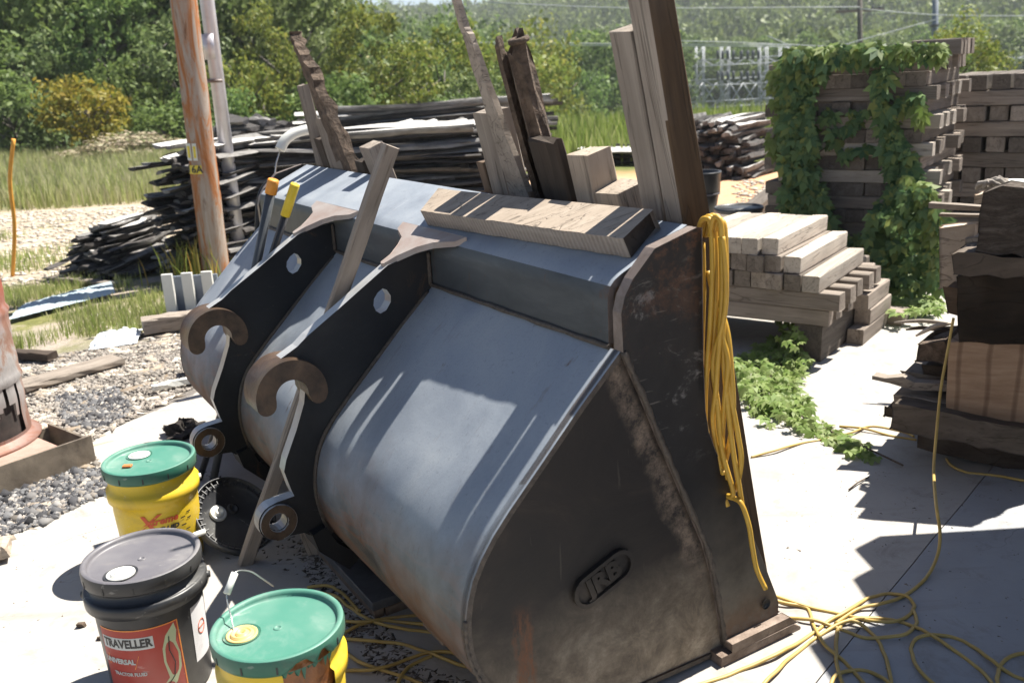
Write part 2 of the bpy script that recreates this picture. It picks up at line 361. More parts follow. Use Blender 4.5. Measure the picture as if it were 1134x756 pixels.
# cutting edge and corner wear plate
mb = MB().prism([(-.30, .004), (.004, .004), (.004, .012), (-.03, .034), (-.30, .034)], [], f_side, -.045, W_+.045, 0)
part('cutting_edge', mb, M_lip, bucket, bevel=.003)
mb = MB().prism([(-.262, .036), (-.015, .036), (-.045, .060), (-.262, .060)], [], f_side, -.048, -.0175, 0); part('wear_plate', mb, M_lip, bucket, bevel=.003)
mb = MB().prism([(-.262, .036), (-.015, .036), (-.045, .060), (-.262, .060)], [], f_side, .0175, .25, 0); part('wear_plate', mb, M_lip, bucket, bevel=.003)
# cast plaque with the raised letters JRB
ax = Vector((.172, .062)).normalized(); ay = Vector((-ax.y, ax.x)); PC = Vector((-.654, .383))
def f_pl(a, b, d): q = PC+ax*a+ay*b; return B(q.x, -d, q.y)
def stad(hw, r, k=0): return [(hw-r+r*math.cos(t), r*math.sin(t)) for t in [math.radians(-90+180*i/10) for i in range(11)]]+[(-hw+r+r*math.cos(t), r*math.sin(t)) for t in [math.radians(90+180*i/10) for i in range(11)]]
plq = part('maker_plaque', MB().prism(stad(.094, .044), [], f_pl, -.001, .004), M_side, bucket)
mb = MB().prism(stad(.094, .044), [stad(.083, .033)[::-1]], f_pl, .0035, .013); part('plaque_rim', mb, M_side, plq, bevel=.0015)
v, f = text_geo('JRB', .068, .0035, 0, 0)
mb = MB(); tv = [(p.x, p.y) for p in v]
mb.add([f_pl(x*1.05, y, .011) for x, y in tv], f)
ed = {}
for q in f:
    for i in range(len(q)):
        k = (q[i], q[(i+1) % len(q)]); ed[k] = ed.get(k, 0)+1
for (a, b) in list(ed):
    if (b, a) not in ed: mb.add([f_pl(tv[a][0]*1.05, tv[a][1], .011), f_pl(tv[b][0]*1.05, tv[b][1], .011), f_pl(tv[b][0]*1.05, tv[b][1], .003), f_pl(tv[a][0]*1.05, tv[a][1], .003)], [(0, 1, 2, 3)])
part('raised_letters', mb, M_side, plq)

# hinge plates with coupler hooks
hk = (-1.083, .703); eye = (-1.164, .312)
up = [(-.575, 1.055), (-.64, 1.05), (-.73, 1.030), (-.82, .975), (-.90, .925), (-1.005, .862), (-1.04, .835)]
hp = up + arc(hk, .104, 100, 180, 10) + [(-1.187, .69)] + arc((-1.160, .690), .027, 190, 350, 8)[0:] + arc(hk, .052, 180, 0, 12) + \
     [(-1.040, .66), (-1.075, .58), (-1.115, .50), (-1.126, .465), (-1.112, .40), (-1.105, .378), (-1.16, .374)] + arc(eye, .060, 110, 290, 12) + [(-1.09, .250), (-1.06, .225), (-1.04, .18), (-.965, .18)] + \
     [(-1.005, .26), (-1.015, .37), (-1.005, .44), (-.97, .53), (-.90, .62), (-.75, .77), (-.60, .91), (-.575, .95)]
hole1 = [(-.790, .915), (-.786, .935), (-.772, .952), (-.755, .962), (-.742, .955), (-.731, .935), (-.733, .915), (-.750, .893), (-.770, .886), (-.784, .897)]
def circ(c, r, n=16): return [(c[0]+r*math.cos(2*math.pi*i/n), c[1]+r*math.sin(2*math.pi*i/n)) for i in range(n)]
for s0 in (.938, 1.742):
    s1 = s0+.045
    h = part('hinge_plate', MB().prism(hp, [hole1[::-1], circ(eye, .028)[::-1]], f_side, s0, s1, 0, 1), [M_blk, M_edgeb], bucket, bevel=.003)
    # hook boss proud on both faces
    boss = arc(hk, .1075, -8, 190, 26)+arc((-1.161, .688), .0285, 200, 345, 7)+arc(hk, .049, 188, -8, 18)+arc((-1.0045, .690), .027, 200, 340, 6)[1:-1]
    part('coupler_hook', MB().prism(boss, [], f_side, s0-.038, s1+.038, 0, 0, smooth=True), M_hook, h, bevel=.006)
    part('pin_eye', MB().prism(circ(eye, .056, 28), [circ(eye, .030, 28)[::-1]], f_side, s0-.010, s1+.010, 0, 1), [M_hook, M_edgeb], h, bevel=.003)
    # gusset flange, lies in the plane of the sloping top plate
    sc_ = (s0+s1)/2; g = [(-.560, -.215), (-.585, -.19), (-.612, -.10), (-.645, -.055), (-.70, -.022), (-.738, -.012), (-.742, 0), (-.738, .012), (-.70, .022), (-.655, .06), (-.620, .10), (-.592, .19), (-.560, .215)]
    pz = lambda u_: 1.1055+(u_+.560)*.435
    part('gusset', MB().prism(g, [], lambda a, b, d: B(a, sc_+b, pz(a)+d), -.008, .008, 0), M_gus, h, bevel=.002)
    mb = MB(); mb.tube([B(-.594, s0-.002, .95+.01*i) for i in range(11)], [.006+.001*(i % 2) for i in range(11)], 7)
    pth = [B(x[0]-.004, s0-.002, x[1]) for x in [(-.60, .928), (-.75, .789), (-.90, .644), (-.985, .55), (-1.022, .465), (-1.034, .37), (-1.02, .275), (-1.0, .225)]]
    mb.tube(spline(pth, 8), .007, 7); part('weld_bead', mb, M_weld, h)
    # bracket under the eye
    mb = MB().prism([(-1.075, .25), (-1.03, .26), (-1.0, .20), (-.93, .13), (-.97, .10), (-1.06, .19)], [], f_side, s0-.03, s1+.03); part('heel_bracket', mb, M_blk, h, bevel=.003)
# heel wear strips under the curve
for s0 in (.35, 1.25, 2.1):
    mb = MB().prism([(-.93, .110), (-.80, .045), (-.55, .005), (-.55, .018), (-.79, .058), (-.925, .128)], [], f_side, s0, s0+.12); part('heel_strip', mb, M_lip, bucket)

# ------------------------------------------------------------------ timber leaning in the bucket mouth
T_ = {k: wood_mat('weathered timber '+k, *v) for k, v in {
    'grey': ((.17, .14, .115), (.34, .295, .25)), 'brown': ((.09, .06, .04), (.19, .135, .095)), 'dark': ((.03, .022, .018), (.085, .065, .05)),
    'pale': ((.34, .275, .215), (.50, .42, .34)), 'bleach': ((.34, .315, .29), (.52, .49, .46)), 'char': ((.006, .006, .006), (.035, .028, .024)),
    'oily_unlit': ((.035, .023, .014), (.115, .075, .042)), 'fresh': ((.42, .28, .17), (.52, .36, .23))}.items()}
def beam_mesh(name, L, a, b, mat, n=4, jit=.0015, chip=.004):
    """timber along local X, softened uneven edges: 8-corner section, a few stations"""
    mb = MB(); c = chip; sec = [(-a/2+c, -b/2), (a/2-c, -b/2), (a/2, -b/2+c), (a/2, b/2-c), (a/2-c, b/2), (-a/2+c, b/2), (-a/2, b/2-c), (-a/2, -b/2+c)]
    vs = []
    for i in range(n+1):
        x = -L/2+L*i/n
        for (y, z) in sec: vs.append(Vector((x+(rnd.uniform(-jit, jit)*2 if i in (0, n) else 0), y+rnd.uniform(-jit, jit), z+rnd.uniform(-jit, jit))))
    fs = []
    for i in range(n):
        for k in range(8): fs.append((i*8+k, i*8+(k+1) % 8, i*8+8+(k+1) % 8, i*8+8+k))
    mb.add(vs, fs); mb.add(vs[:8], [tuple(reversed(range(8)))]); mb.add(vs[-8:], [tuple(range(8))])
    return mb.mesh(name, mat)
def orient(X, Y):
    X = Vector(X).normalized(); Y = (Vector(Y)-X*Vector(Y).dot(X)).normalized(); Zv = X.cross(Y)
    return Matrix((X, Y, Zv)).transposed().to_euler()
def lean_timber(name, s0, s1, th, ztop, mat, label, cat='timber', slope=-.215, du=0.0, chip=.004, jit=.002, foot=.04, dark_side=None, grp='timbers leaning in the bucket mouth'):
    d = Vector((slope, 0, 1)).normalized()             # (u, s, z)
    u_f = -.335+du; z0 = foot
    L = (ztop-z0)*math.sqrt(1+slope*slope); zc = (ztop+z0)/2
    uc = u_f+slope*(zc-1.2)+th/2*math.sqrt(1+slope*slope)
    me = beam_mesh(name, L, th, s1-s0, mat, 8, jit, chip)
    X = BU*d.x+ZZ*d.z; Y = BU*d.z-ZZ*d.x
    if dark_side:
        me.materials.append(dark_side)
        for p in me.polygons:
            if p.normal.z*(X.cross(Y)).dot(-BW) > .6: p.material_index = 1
    o = link(name, me, B(uc, (s0+s1)/2, zc), orient(X, Y)); return tag(o, label, cat, grp)
lean_timber('leaning_timber', .056, .124, .085, 2.3, T_['grey'], 'tallest leaning squared timber, dark brown on its right face, nearest the yellow cord', chip=.005, dark_side=T_['oily_unlit'])  # right face: dark oily wood, with its lack of light painted in too
lean_timber('leaning_timber', .130, .212, .085, 1.655, T_['grey'], 'long cracked grey timber leaning against the left side of the tallest one')
lean_timber('leaning_timber', .405, .497, .085, 1.353, T_['pale'], 'short pale squared post standing just left of the tall leaning timbers')
lean_timber('leaning_timber', .300, .398, .10, 1.262, T_['pale'], 'low stub of timber tucked right of the short pale post', slope=-.30)
lean_timber('leaning_timber', .527, .665, .035, 1.382, T_['dark'], 'short dark charred plank left of the pale squared post', slope=-.28, jit=.004, chip=.008)
lean_timber('leaning_timber', .862, .968, .08, 1.462, T_['grey'], 'broad grey timber with a sunlit top beside the long splinter')
lean_timber('leaning_timber', 1.862, 1.947, .07, 1.318, T_['grey'], 'short grey board end leaning behind the diagonal stick', slope=-.33)
lean_timber('leaning_timber', 2.235, 2.385, .05, 1.418, T_['grey'], 'broad grey board leaning left of the pointed splinter plank', slope=-.22)
lean_timber('leaning_timber', 2.50, 2.56, .04, 1.56, T_['grey'], 'narrow grey batten, leftmost of the leaning boards', slope=-.15)
lean_timber('leaning_timber', 2.40, 2.475, .04, 1.33, T_['dark'], 'short dark board leaning left of the broad grey board', slope=-.25)
lean_timber('leaning_timber', 1.99, 2.08, .08, 1.255, T_['dark'], 'small dark block end right of the pointed splinter plank')
lean_timber('leaning_timber', .975, 1.02, .03, 1.30, T_['brown'], 'thin brown splinter against the foot of the broad grey timber', slope=-.25)
lean_timber('leaning_timber', .735, .80, .02, 1.22, T_['brown'], 'thin brown slat at the foot of the curled bark slab', slope=-.2)
def taper_plank(name, pts, th, mat, label, sub=.006, grp='timbers leaning in the bucket mouth'):
    """pts: list of (z, s_left, s_right, u_front) ; ragged edges"""
    mb = MB(); rows = []; P = []
    for i in range(len(pts)-1):
        for j in range(5):
            t = j/5; P.append([a+(b-a)*t for a, b in zip(pts[i], pts[i+1])])
    P.append(list(pts[-1])); vs = []
    for k, (z, a, b, uf) in enumerate(P):
        ja, jb, jt = [rnd.uniform(-sub, sub) if k else 0 for _ in range(3)]
        for (s, uu) in ((a+ja, uf), (b+jb, uf+jt*.5), (b+jb*.3, uf+th*(1+jt*20)), (a+ja, uf+th)): vs.append(B(uu, s, z))
    n = len(P); fs = [(i*4+k, i*4+(k+1) % 4, i*4+4+(k+1) % 4, i*4+4+k) for i in range(n-1) for k in range(4)]
    mb.add(vs, fs+[(0, 3, 2, 1), (n*4-4, n*4-3, n*4-2, n*4-1)])
    c = B(pts[0][3], (pts[0][1]+pts[0][2])/2, pts[0][0]); return single(name, mb, mat, c, label, 'plank', grp)
uf = lambda z, sl=-.22: -.335+sl*(z-1.2)
M_bark = simple('furrowed dark bark', (.03, .02, .013), (.17, .12, .085), 26, .9, 0, .9, .02)
taper_plank('splintered_plank', [(.04, .86, .75, uf(.04, -.28)), (1.2, .856, .745, uf(1.2, -.28)), (1.45, .852, .785, uf(1.45, -.28)), (1.68, .855, .818, uf(1.68, -.28)), (1.70, .855, .828, uf(1.7, -.28)), (2.0, .858, .842, uf(2.0, -.28))], .02, T_['grey'], 'very tall thin splintered plank narrowing towards its top, left of the curled bark', .004)
taper_plank('pointed_plank', [(.04, 2.30, 2.17, uf(.04, -.25)), (1.15, 2.28, 2.15, uf(1.15, -.25)), (1.35, 2.29, 2.18, uf(1.35, -.25)), (1.55, 2.31, 2.22, uf(1.55, -.25)), (1.68, 2.32, 2.27, uf(1.68, -.25)), (1.775, 2.32, 2.315, uf(1.775, -.25))], .05, M_bark, 'long plank with bark on its edge rising to a sharp point', .012)
# curled bark slab
mb = MB(); vs = []; N = 26; K = 15
for i in range(N):
    z = .04+(1.645-.04)*i/(N-1); uc = uf(z, -.24)+.05; sc_ = .690-.012*math.sin(z*3); R = .050-.006*(i/N)
    for k in range(K):
        q = math.radians(-60+300*k/(K-1)); rr = R*(1+.16*math.sin(k*2.7+i*.35)+rnd.uniform(-.05, .05))
        vs.append(B(uc+rr*math.sin(q)*.8, sc_+rr*math.cos(q)*1.05+.01, z+(.035*math.sin(k*1.3)+rnd.uniform(-.01, .01) if i == N-1 else 0)))
mb.add(vs, [(i*K+k, i*K+k+1, i*K+K+k+1, i*K+K+k) for i in range(N-1) for k in range(K-1)], 0, False)
o = single('bark_slab', mb, M_bark, B(-.05, .70, .04), 'curled dark bark slab, hollow at the top, leaning in the bucket', 'bark', 'timbers leaning in the bucket mouth')
md = o.modifiers.new('th', 'SOLIDIFY'); md.thickness = .016; md.offset = 0
mb = MB(); ring = [B(-.335-.24*.44+.045+.022*math.cos(q), .665+.024*math.sin(q), 1.652+.006*math.cos(q)) for q in [2*math.pi*i/16 for i in range(17)]]
mb.tube(ring, .009, 7); part_o = link('curled_rim', mb.mesh('curled_rim', M_bark, Vector(o.location)), parent=o)
# beam lying on the sloping top plate
tp = Vector((.205, .0935)).normalized()
mb = MB(); A0, A1 = Vector((-.492, 1.1335)), Vector((-.540, 1.1125)); nrm = BU*(-tp.y)+ZZ*tp.x; tdir = BU*tp.x+ZZ*tp.y
c0 = B(A0.x, .065, A0.y)+nrm*.004; c1 = B(A1.x, 1.03, A1.y)+nrm*.004; ns = 40; vs = []
for i in range(ns+1):
    c = c0.lerp(c1, i/ns); jf = rnd.uniform(-.0018, .0018)
    skew = -tdir*.012
    for (a, b) in ((0, 0), (.125, 0), (.125, .054), (0, .054)):
        vs.append(c+tdir*a+nrm*b+(tdir*jf if a == 0 else Vector())+(BW*(.05*a/.145) if i == 0 else Vector())+(BW*(.10*a/.145) if i == ns else Vector()))
mb.add(vs, [(i*4+k, i*4+(k+1) % 4, i*4+4+(k+1) % 4, i*4+4+k) for i in range(ns) for k in range(4)]+[(3, 2, 1, 0), (ns*4, ns*4+1, ns*4+2, ns*4+3)])
def sawn():
    m = MT('rough sawn grey oak', .9, 0, .2); v = uvmap(m); n = m.noise(6, m.map((3, .5, 3), src=v), 7, .7, .5)
    saw = m.wave(19, v, 1.2, 3, 'Y'); c = m.ramp(n, [(.3, (.17, .14, .12)), (.7, (.30, .265, .235))]); c = m.mix(m.math('MULTIPLY', saw, .4), c, (.36, .33, .30, 1))
    k = m.noise(3, m.map((6, 2, 6), src=v), 3); c = m.mix(m.thr(k, .70, .74), c, (.05, .035, .025, 1)); m.color(c); m.bump(saw, .5, .004); return m.m
for i, f in enumerate(mb.f):
    if i < ns*4 and i % 4 == 2: mb.m[i] = 1
mb.m[ns*4] = 2
single('oak_beam', mb, [sawn(), T_['pale'], T_['dark']], c0, 'rough-sawn grey beam lying along the bucket rim, striped with timber shadows', 'beam')
# rope scrap on the beam end is left to the cord below
# prop sticks and long handles
def stick(name, p0, p1, wdt, dpt, mat, label, cat, jit=.002, grp=None):
    L = (p1-p0).length; me = beam_mesh(name, L, wdt, dpt, mat, 10, jit, .004); d = (p1-p0).normalized()
    o = link(name, me, (p0+p1)/2, orient(d, BW+BU*.1)); return tag(o, label, cat, grp)
F0 = gnd(272, 622, .01); L0 = BW.dot(F0-BG)
C1 = onS(369, 345, 1.065); dirn = (C1-F0); top = C1+dirn*(( (atY(437, 160, 3.3)-EYEP).length*0+1)*.0)
# extend the line until it reaches image row 160
def row_of(P): d = P-EYEP; return 378-F_PX*d.dot(cU)/d.dot(fwd)
t = 1.0
while row_of(F0+dirn*t) > 162 and t < 3: t += .005
stick('prop_stick', F0, F0+dirn*t, .036, .046, T_['grey'], 'long square grey stick propped diagonally through the near hook of the bucket', 'stick')
def handle(px_foot, px_edge, s_edge, y_top, r, mat, capm, caplen, label):
    f_ = gnd(*px_foot, z=.01); c_ = onS(*px_edge, s_edge); d = c_-f_; t = 1.0
    while row_of(f_+d*t) > y_top and t < 3: t += .005
    e_ = f_+d*t; root = thing('tool_handle', f_, label, 'tool handle', 'long tool handles behind the far hinge plate'); dn = d.normalized()
    part('shaft', MB().tube([f_, f_.lerp(e_, .5), e_-dn*caplen*.6], [r*.9, r, r], 14), mat, root)
    part('end_cap', MB().tube([e_-dn*caplen, e_-dn*.006, e_], [r*1.25, r*1.25, r*1.05], 16), capm, root)
M_ggrey = simple('dark grey fibreglass', (.045, .05, .055), (.075, .08, .085), 20, .4); M_gblk = simple('black rubber coated shaft', (.012, .012, .014), (.03, .03, .032), 20, .4)
M_oran = simple('orange plastic cap', (.55, .20, .02), (.65, .27, .03), 30, .45); M_yelp = simple('yellow plastic cap', (.62, .46, .02), (.72, .55, .04), 30, .45)
handle((236, 533), (283, 298), 1.86, 200, .0175, M_ggrey, M_oran, .055, 'thick dark grey tool handle with an orange cap')
handle((221, 530), (299, 290), 1.86, 204, .0145, M_gblk, M_yelp, .13, 'black tool handle with a long yellow end grip')
mb = MB().tube(spline([onS(286, 262, 2.78), onS(287, 232, 2.78), onS(291, 212, 2.78), onS(302, 200, 2.78), onS(318, 195, 2.76), onS(338, 190, 2.73)], 6), .018, 10)
part('loop_guard', mb, M_blk, bucket)
# ------------------------------------------------------------------ pails
def plastic(name, c, rough=.42, dirt=(.18, .15, .11), amt=.5, sc=8):
    m = MT(name, rough); n = m.noise(sc, None, 8, .75, .4); k = m.mix(m.math('MULTIPLY', m.thr(n, .5, .8), amt), c, dirt)
    n2 = m.noise(3, None, 4); k = m.mix(m.math('MULTIPLY', m.thr(n2, .45, .7), .10), k, (.8, .78, .7, 1)); s_ = m.noise(34, m.map((.3, 2, 1.2), (.3, .7, .2)), 4, .6, .5); k = m.mix(m.math('MULTIPLY', m.thr(s_, .66, .70), .16), k, (.75, .73, .66, 1)); s2 = m.noise(17, None, 9, .85); k = m.mix(m.math('MULTIPLY', m.thr(s2, .62, .70), .4), k, (.07, .055, .04, 1)); m.color(k)
    m.rough(m.ramp(n, [(.3, (rough-.08,)*3), (.7, (rough+.15,)*3)])); m.bump(n, .06, .004); return m.m
P_yel = plastic('yellow pail plastic', (.70, .48, .015, 1), .38); P_grn = plastic('faded green lid plastic', (.055, .19, .14, 1), .5, (.27, .32, .29), .6, 5)
P_grd = plastic('dark green lid skirt', (.018, .12, .078, 1), .4); P_blk = plastic('black pail plastic', (.020, .021, .024, 1), .38, (.10, .09, .08), .3)
P_lid = plastic('dusty black lid plastic', (.115, .11, .122, 1), .45, (.30, .28, .26), .45, 7); P_wht = plastic('white plastic', (.62, .62, .58, 1), .45, (.40, .37, .3), .3)
P_tan = plastic('yellowed spout plastic', (.66, .46, .17, 1), .45); P_org = plastic('orange tamper tab', (.75, .16, .03, 1), .5)
P_brn = simple('oily brown pail lining', (.10, .035, .010), (.38, .13, .025), 14, .35, 0, .5); M_wire = simple('galvanised wire', (.45, .45, .44), (.6, .6, .58), 30, .35, .8)
P_wstk = plastic('white paper sticker', (.62, .62, .64, 1), .6); P_red = plastic('red label print', (.36, .035, .022, 1), .45, (.25, .10, .07), .3); P_lab = simple('pale label print', (.42, .44, .42), (.55, .56, .54), 20, .5)
P_lor = simple('orange label print', (.75, .24, .05), (.80, .30, .06), 20, .5); P_lgn = simple('pale green label print', (.38, .44, .25), (.50, .55, .36), 9, .5); P_ink = simple('black ink', (.02, .02, .02), (.03, .03, .03), 20, .5)
P_rink = simple('red ink', (.55, .06, .02), (.65, .12, .03), 20, .5)
def wrap(root_c, R0, zc, ang, tilt=0):
    """maps flat (x,y) print onto a tapered pail wall: ang = facing angle, returns f(x,y,d)"""
    def f(x, y, d=0):
        z = zc+y; R = R0(z)+d; q = ang + x/R; return Vector((root_c[0]+R*math.cos(q), root_c[1]+R*math.sin(q), root_c[2]+z))
    return f
def print_text(name, txt, size, wf, x, y, mat, parent, sx=1.0, off=.0, shear=0, d=.0016, rise=0, flip=1):
    v, f = text_geo(txt, size, off, shear); mb = MB(); mb.add([wf(x+p.x*sx, y+p.y+p.x*rise, d) for p in v], f); return part(name, mb, mat, parent)
def panel(name, pts, wf, d, mat, parent, nx=14):
    """quad strip grid panel wrapped on the wall; pts (x0,y0,x1,y1)"""
    x0, y0, x1, y1 = pts; mb = MB(); vs = [wf(x0+(x1-x0)*i/nx, y, d) for y in (y0, y1) for i in range(nx+1)]
    mb.add(vs, [(i, i+1, nx+2+i, nx+1+i) for i in range(nx)], 0, True); return part(name, mb, mat, parent)
def poly_print(name, poly, wf, d, mat, parent):
    tri = tessellate_polygon([[Vector((a, b, 0)) for a, b in poly]]); mb = MB(); mb.add([wf(a, b, d) for a, b in poly], [tuple(t) for t in tri]); return part(name, mb, mat, parent)
def pail(cx, cy, label, body_m, lid_m, skirt_m, ztop=.41, spout=(.08, 0), spout_m=None, style='yellow', rot=0, tilt=None):
    c = Vector((cx, cy, .006)); root = thing('pail', c, label, 'pail')
    zt = ztop-.03
    if style == 'black':
        prof = [(0, 0), (.124, 0), (.130, .006), (.139, zt-.085), (.139, zt-.080), (.157, zt-.075), (.158, zt-.045), (.152, zt-.040), (.141, zt-.042), (.141, zt-.01), (.141, zt)]
        R0 = lambda z: .130+(.009)*z/(zt-.085)
    else:
        prof = [(0, 0), (.124, 0), (.129, .006), (.139, zt-.135), (.139, zt-.10), (.150, zt-.095), (.151, zt-.06), (.140, zt-.054), (.141, zt-.02), (.141, zt)]
        R0 = lambda z: .129+.010*z/(zt-.135)
    hole = None; jag = None
    if style == 'broken':
        a0, a1 = math.radians(-75), math.radians(-28)
        inh = lambda q: a0 < ((q+math.pi) % (2*math.pi)-math.pi) < a1
        hole = lambda p, q_, q: inh(q) and (p[1]+q_[1])/2 > zt-.135
        # dense wall so that the torn opening has ragged teeth
        body = MB(); prof2 = []
        for (r1, z1), (r2, z2) in zip(prof[:-1], prof[1:]):
            m_ = max(1, int(abs(z2-z1)/.014)); prof2 += [(r1+(r2-r1)*i/m_, z1+(z2-z1)*i/m_) for i in range(m_)]
        prof2.append(prof[-1]); hp_ = {}
        def hole(p, q_, q):
            k = int(q*24); h = hp_.setdefault(k, zt-.175+.06*rnd.random()); return inh(q) and (p[1]+q_[1])/2 > h
        body.lathe(prof2, c, n=120, skip=hole); part('body', body, body_m, root)
        mb = MB().lathe([(.137, zt-.24), (.139, zt+.014)], c, n=60); part('inner_liner', mb, P_brn, root)
        mb = MB().lathe([(0, zt-.18), (.133, zt-.182)], c, n=40); part('oil_residue', mb, P_brn, root)
    else: part('body', MB().lathe(prof, c, n=64), body_m, root)
    # lid: skirt, rim, recessed top
    lp = [(.1425, zt-.012), (.1495, zt-.012), (.1525, zt-.006), (.1535, zt+.018), (.151, zt+.028), (.147, zt+.0305), (.139, zt+.0285), (.1365, zt+.022), (.135, zt+.0165), (.128, zt+.015), (.06, zt+.0155), (0, zt+.0155)]
    if style == 'broken':
        skp = None; jg = lambda r, z, q: (r, z+(max(0, min(1, (math.sin(q*17)+.6*math.sin(q*61+1)+.5*math.sin(q*97)+1.2)*.5))*max(0, zt+.016-z) if inh(q) and z < zt+.016 else 0))
    else: skp = jg = None
    lid = part('lid', MB().lathe(lp[4:], c, n=96), lid_m, root)
    part('lid_skirt', MB().lathe(lp[:5], c, n=120, jag=jg), skirt_m, lid)
    mb = MB()                                                                     # pull-tab slots in the skirt
    for k in range(12):
        q = 2*math.pi*k/12+.2
        if style == 'broken' and inh(q): continue
        e = Vector((math.cos(q), math.sin(q), 0)); mb.box(c+e*.1528+ZZ*(zt+.004), (.003, .004, .018), (e, ZZ.cross(e), ZZ))
    tag(part('skirt_notch', mb, P_ink, lid), kind='stuff')
    # spout
    sc = c+Vector((spout[0], spout[1], zt+.0155))
    sm = spout_m or P_wht
    sp = part('spout', MB().lathe([(.036, 0), (.036, .003), (.031, .004), (.030, .0015), (.025, .0015), (.0245, .007), (.021, .008), (.020, .004), (.013, .003), (.0125, .009), (.009, .0095), (.008, .002), (0, .001)], sc, n=40), sm, lid)
    part('spout_well', MB().lathe([(.043, .0022), (.0405, .0008), (.036, .0006)], sc, n=40), skirt_m, lid)
    e = Vector((-spout[0], -spout[1], 0)).normalized()
    part('lid_boss', MB().lathe([(.011, 0), (.010, .0022), (.0065, .0018), (.006, .0006), (0, .0006)], c+e*.0+Vector((0, 0, zt+.0155)), n=24), lid_m, lid)
    return root, c, R0, zt, lid
# spout offsets from the photo, seen on the lid plane
def lid_off(px, cx, cy, z): P = gnd(px[0], px[1], z); return (P.x-cx, P.y-cy)
toE = lambda cx, cy: math.atan2(0-cy, 0-cx)
# 1. yellow pail with green lid
cx, cy = -1.257, 2.978; so_ = lid_off((154, 503), cx, cy, .37)
r1, c1, R1, z1, l1 = pail(cx, cy, 'yellow pail with a clean round green lid, farthest of the three pails', P_yel, P_grn, P_grd, .375, so_, P_wht)
mb = MB().box(c1+Vector((lid_off((141, 516), cx, cy, .37)[0], lid_off((141, 516), cx, cy, .37)[1], z1+.02)), (.03, .02, .008)); part('orange_tab', mb, P_org, l1, bevel=.003)
A = toE(cx, cy); wf = wrap(c1, R1, .165, A+.02)
for t_, sz, x, y, m_, sx, sh, ri in (('X', .085, -.052, .022, P_rink, 1.15, .35, .0), ('treme', .034, .012, .030, P_rink, 1.05, .3, .02), ('FLUID', .022, .022, -.002, P_ink, 1.15, .3, .02)):
    print_text('label_lettering', t_, sz, wf, x, y, m_, r1, sx, .0012, sh, rise=ri)
poly_print('label_flame', [(-.10, -.022), (-.05, -.030), (0, -.024), (.005, -.020), (-.04, -.024), (-.07, -.018)], wf, .0014, P_rink, r1)
for x, y in ((.075, .018), (.100, .030), (.075, -.010), (.100, .008), (.09, -.03)): panel('label_mark', (x-.009, y-.002, x+.009, y+.002), wf, .0016, P_ink, r1, 2)
def bail(root, c, zz, R, ang, drop, wire=.0018, grip=None, gm=None, raise_=False):
    a = Vector((math.cos(ang), math.sin(ang), 0)); b = Vector((-a.y, a.x, 0)); pts = []
    for i in range(25):
        q = math.pi*i/24; h = math.sin(q); pts.append(c+a*(R*math.cos(q))+b*(drop[0]*h)+ZZ*(zz+drop[1]*h))
    hb = part('bail', MB().tube(pts, wire, 6), M_wire, root)
    if grip:
        k = grip; part('grip', MB().tube(pts[k:k+4], .0085, 12), gm or P_wht, hb)
    for sgn in (1, -1):
        q = c+a*(R*sgn)+ZZ*zz; part('bail_ear', MB().lathe([(0, .006), (.009, .005), (.011, -.008)], q, (b, ZZ, a*sgn), 16), P_wht if gm is None else gm, root)
bail(r1, c1, z1-.075, .152, A+math.pi/2, (.150, -.17))
mb = MB().tube([c1+Vector((math.cos(A)*.150, math.sin(A)*.150, .115))+Vector((.045, .018, 0)), c1+Vector((math.cos(A)*.150, math.sin(A)*.150, .128))+Vector((.125, .055, 0))], .010, 12); part('bail_grip', mb, P_wht, r1)
# 2. black pail
cx, cy = -1.02, 2.262; so_ = lid_off((134, 637), cx, cy, .375)
r2, c2, R2, z2, l2 = pail(cx, cy, 'black pail with a red printed label and dusty black lid, between the other two pails', P_blk, P_lid, P_blk, .388, so_, P_wht, 'black')
A = toE(cx, cy); wf = wrap(c2, R2, .155, A-.22)
lb = panel('label', (-.130, -.175, .088, .088), wf, .0006, P_red, r2, 24)
panel('label_border', (-.130, .0865, .088, .0895), wf, .0012, P_lor, lb, 20); panel('label_border', (.086, -.175, .089, .0895), wf, .0012, P_lor, lb, 1)
panel('label_name_band', (-.125, .030, .022, .066), wf, .0012, P_lab, lb, 14)
print_text('label_lettering', 'TRAVELLER', .034, wf, -.051, .048, P_ink, lb, .80, .0014, 0, .0018)
poly_print('label_flash', [(-.115, .012), (-.02, .012), (-.035, -.028), (-.115, -.020)], wf, .0012, P_lor, lb)
print_text('label_lettering', 'UNIVERSAL', .021, wf, -.080, -.006, P_lab, lb, .9, .001, 0, .0018)
print_text('label_lettering', 'TRACTOR FLUID', .014, wf, -.055, -.044, P_lab, lb, .9, .0006, 0, .0018)
poly_print('label_emblem', [(.020, -.10), (.045, -.07), (.038, -.02), (.040, .02), (.052, .055), (.078, .084), (.082, .06), (.076, .03), (.083, -.01), (.080, -.05), (.062, -.09), (.03, -.12), (-.02, -.135), (-.03, -.12), (0, -.115)], wf, .0014, P_lgn, lb)
mb = MB().tube([wf(x, y, .0018) for x, y in ((.06, .05), (.056, .01), (.066, -.03), (.058, -.07), (.04, -.09))], .0012, 5); part('emblem_line', mb, P_ink, lb)
wf2 = wrap(c2, R2, .175, A+.95)
panel('sticker', (-.03, -.09, .05, .075), wf2, .0010, P_wstk, r2, 8)
mb = MB().tube([wf2(.008+.017*math.cos(q), .0+.020*math.sin(q), .0018) for q in [i*.33 for i in range(20)]]+[wf2(-.008+.032*i/4, .0, .0018) for i in range(5)], .0010, 5); part('sticker_pen_mark', mb, P_rink, r2)
bail(r2, c2, z2-.06, .160, A+math.pi/2-.2, (.02, -.10), gm=P_blk)
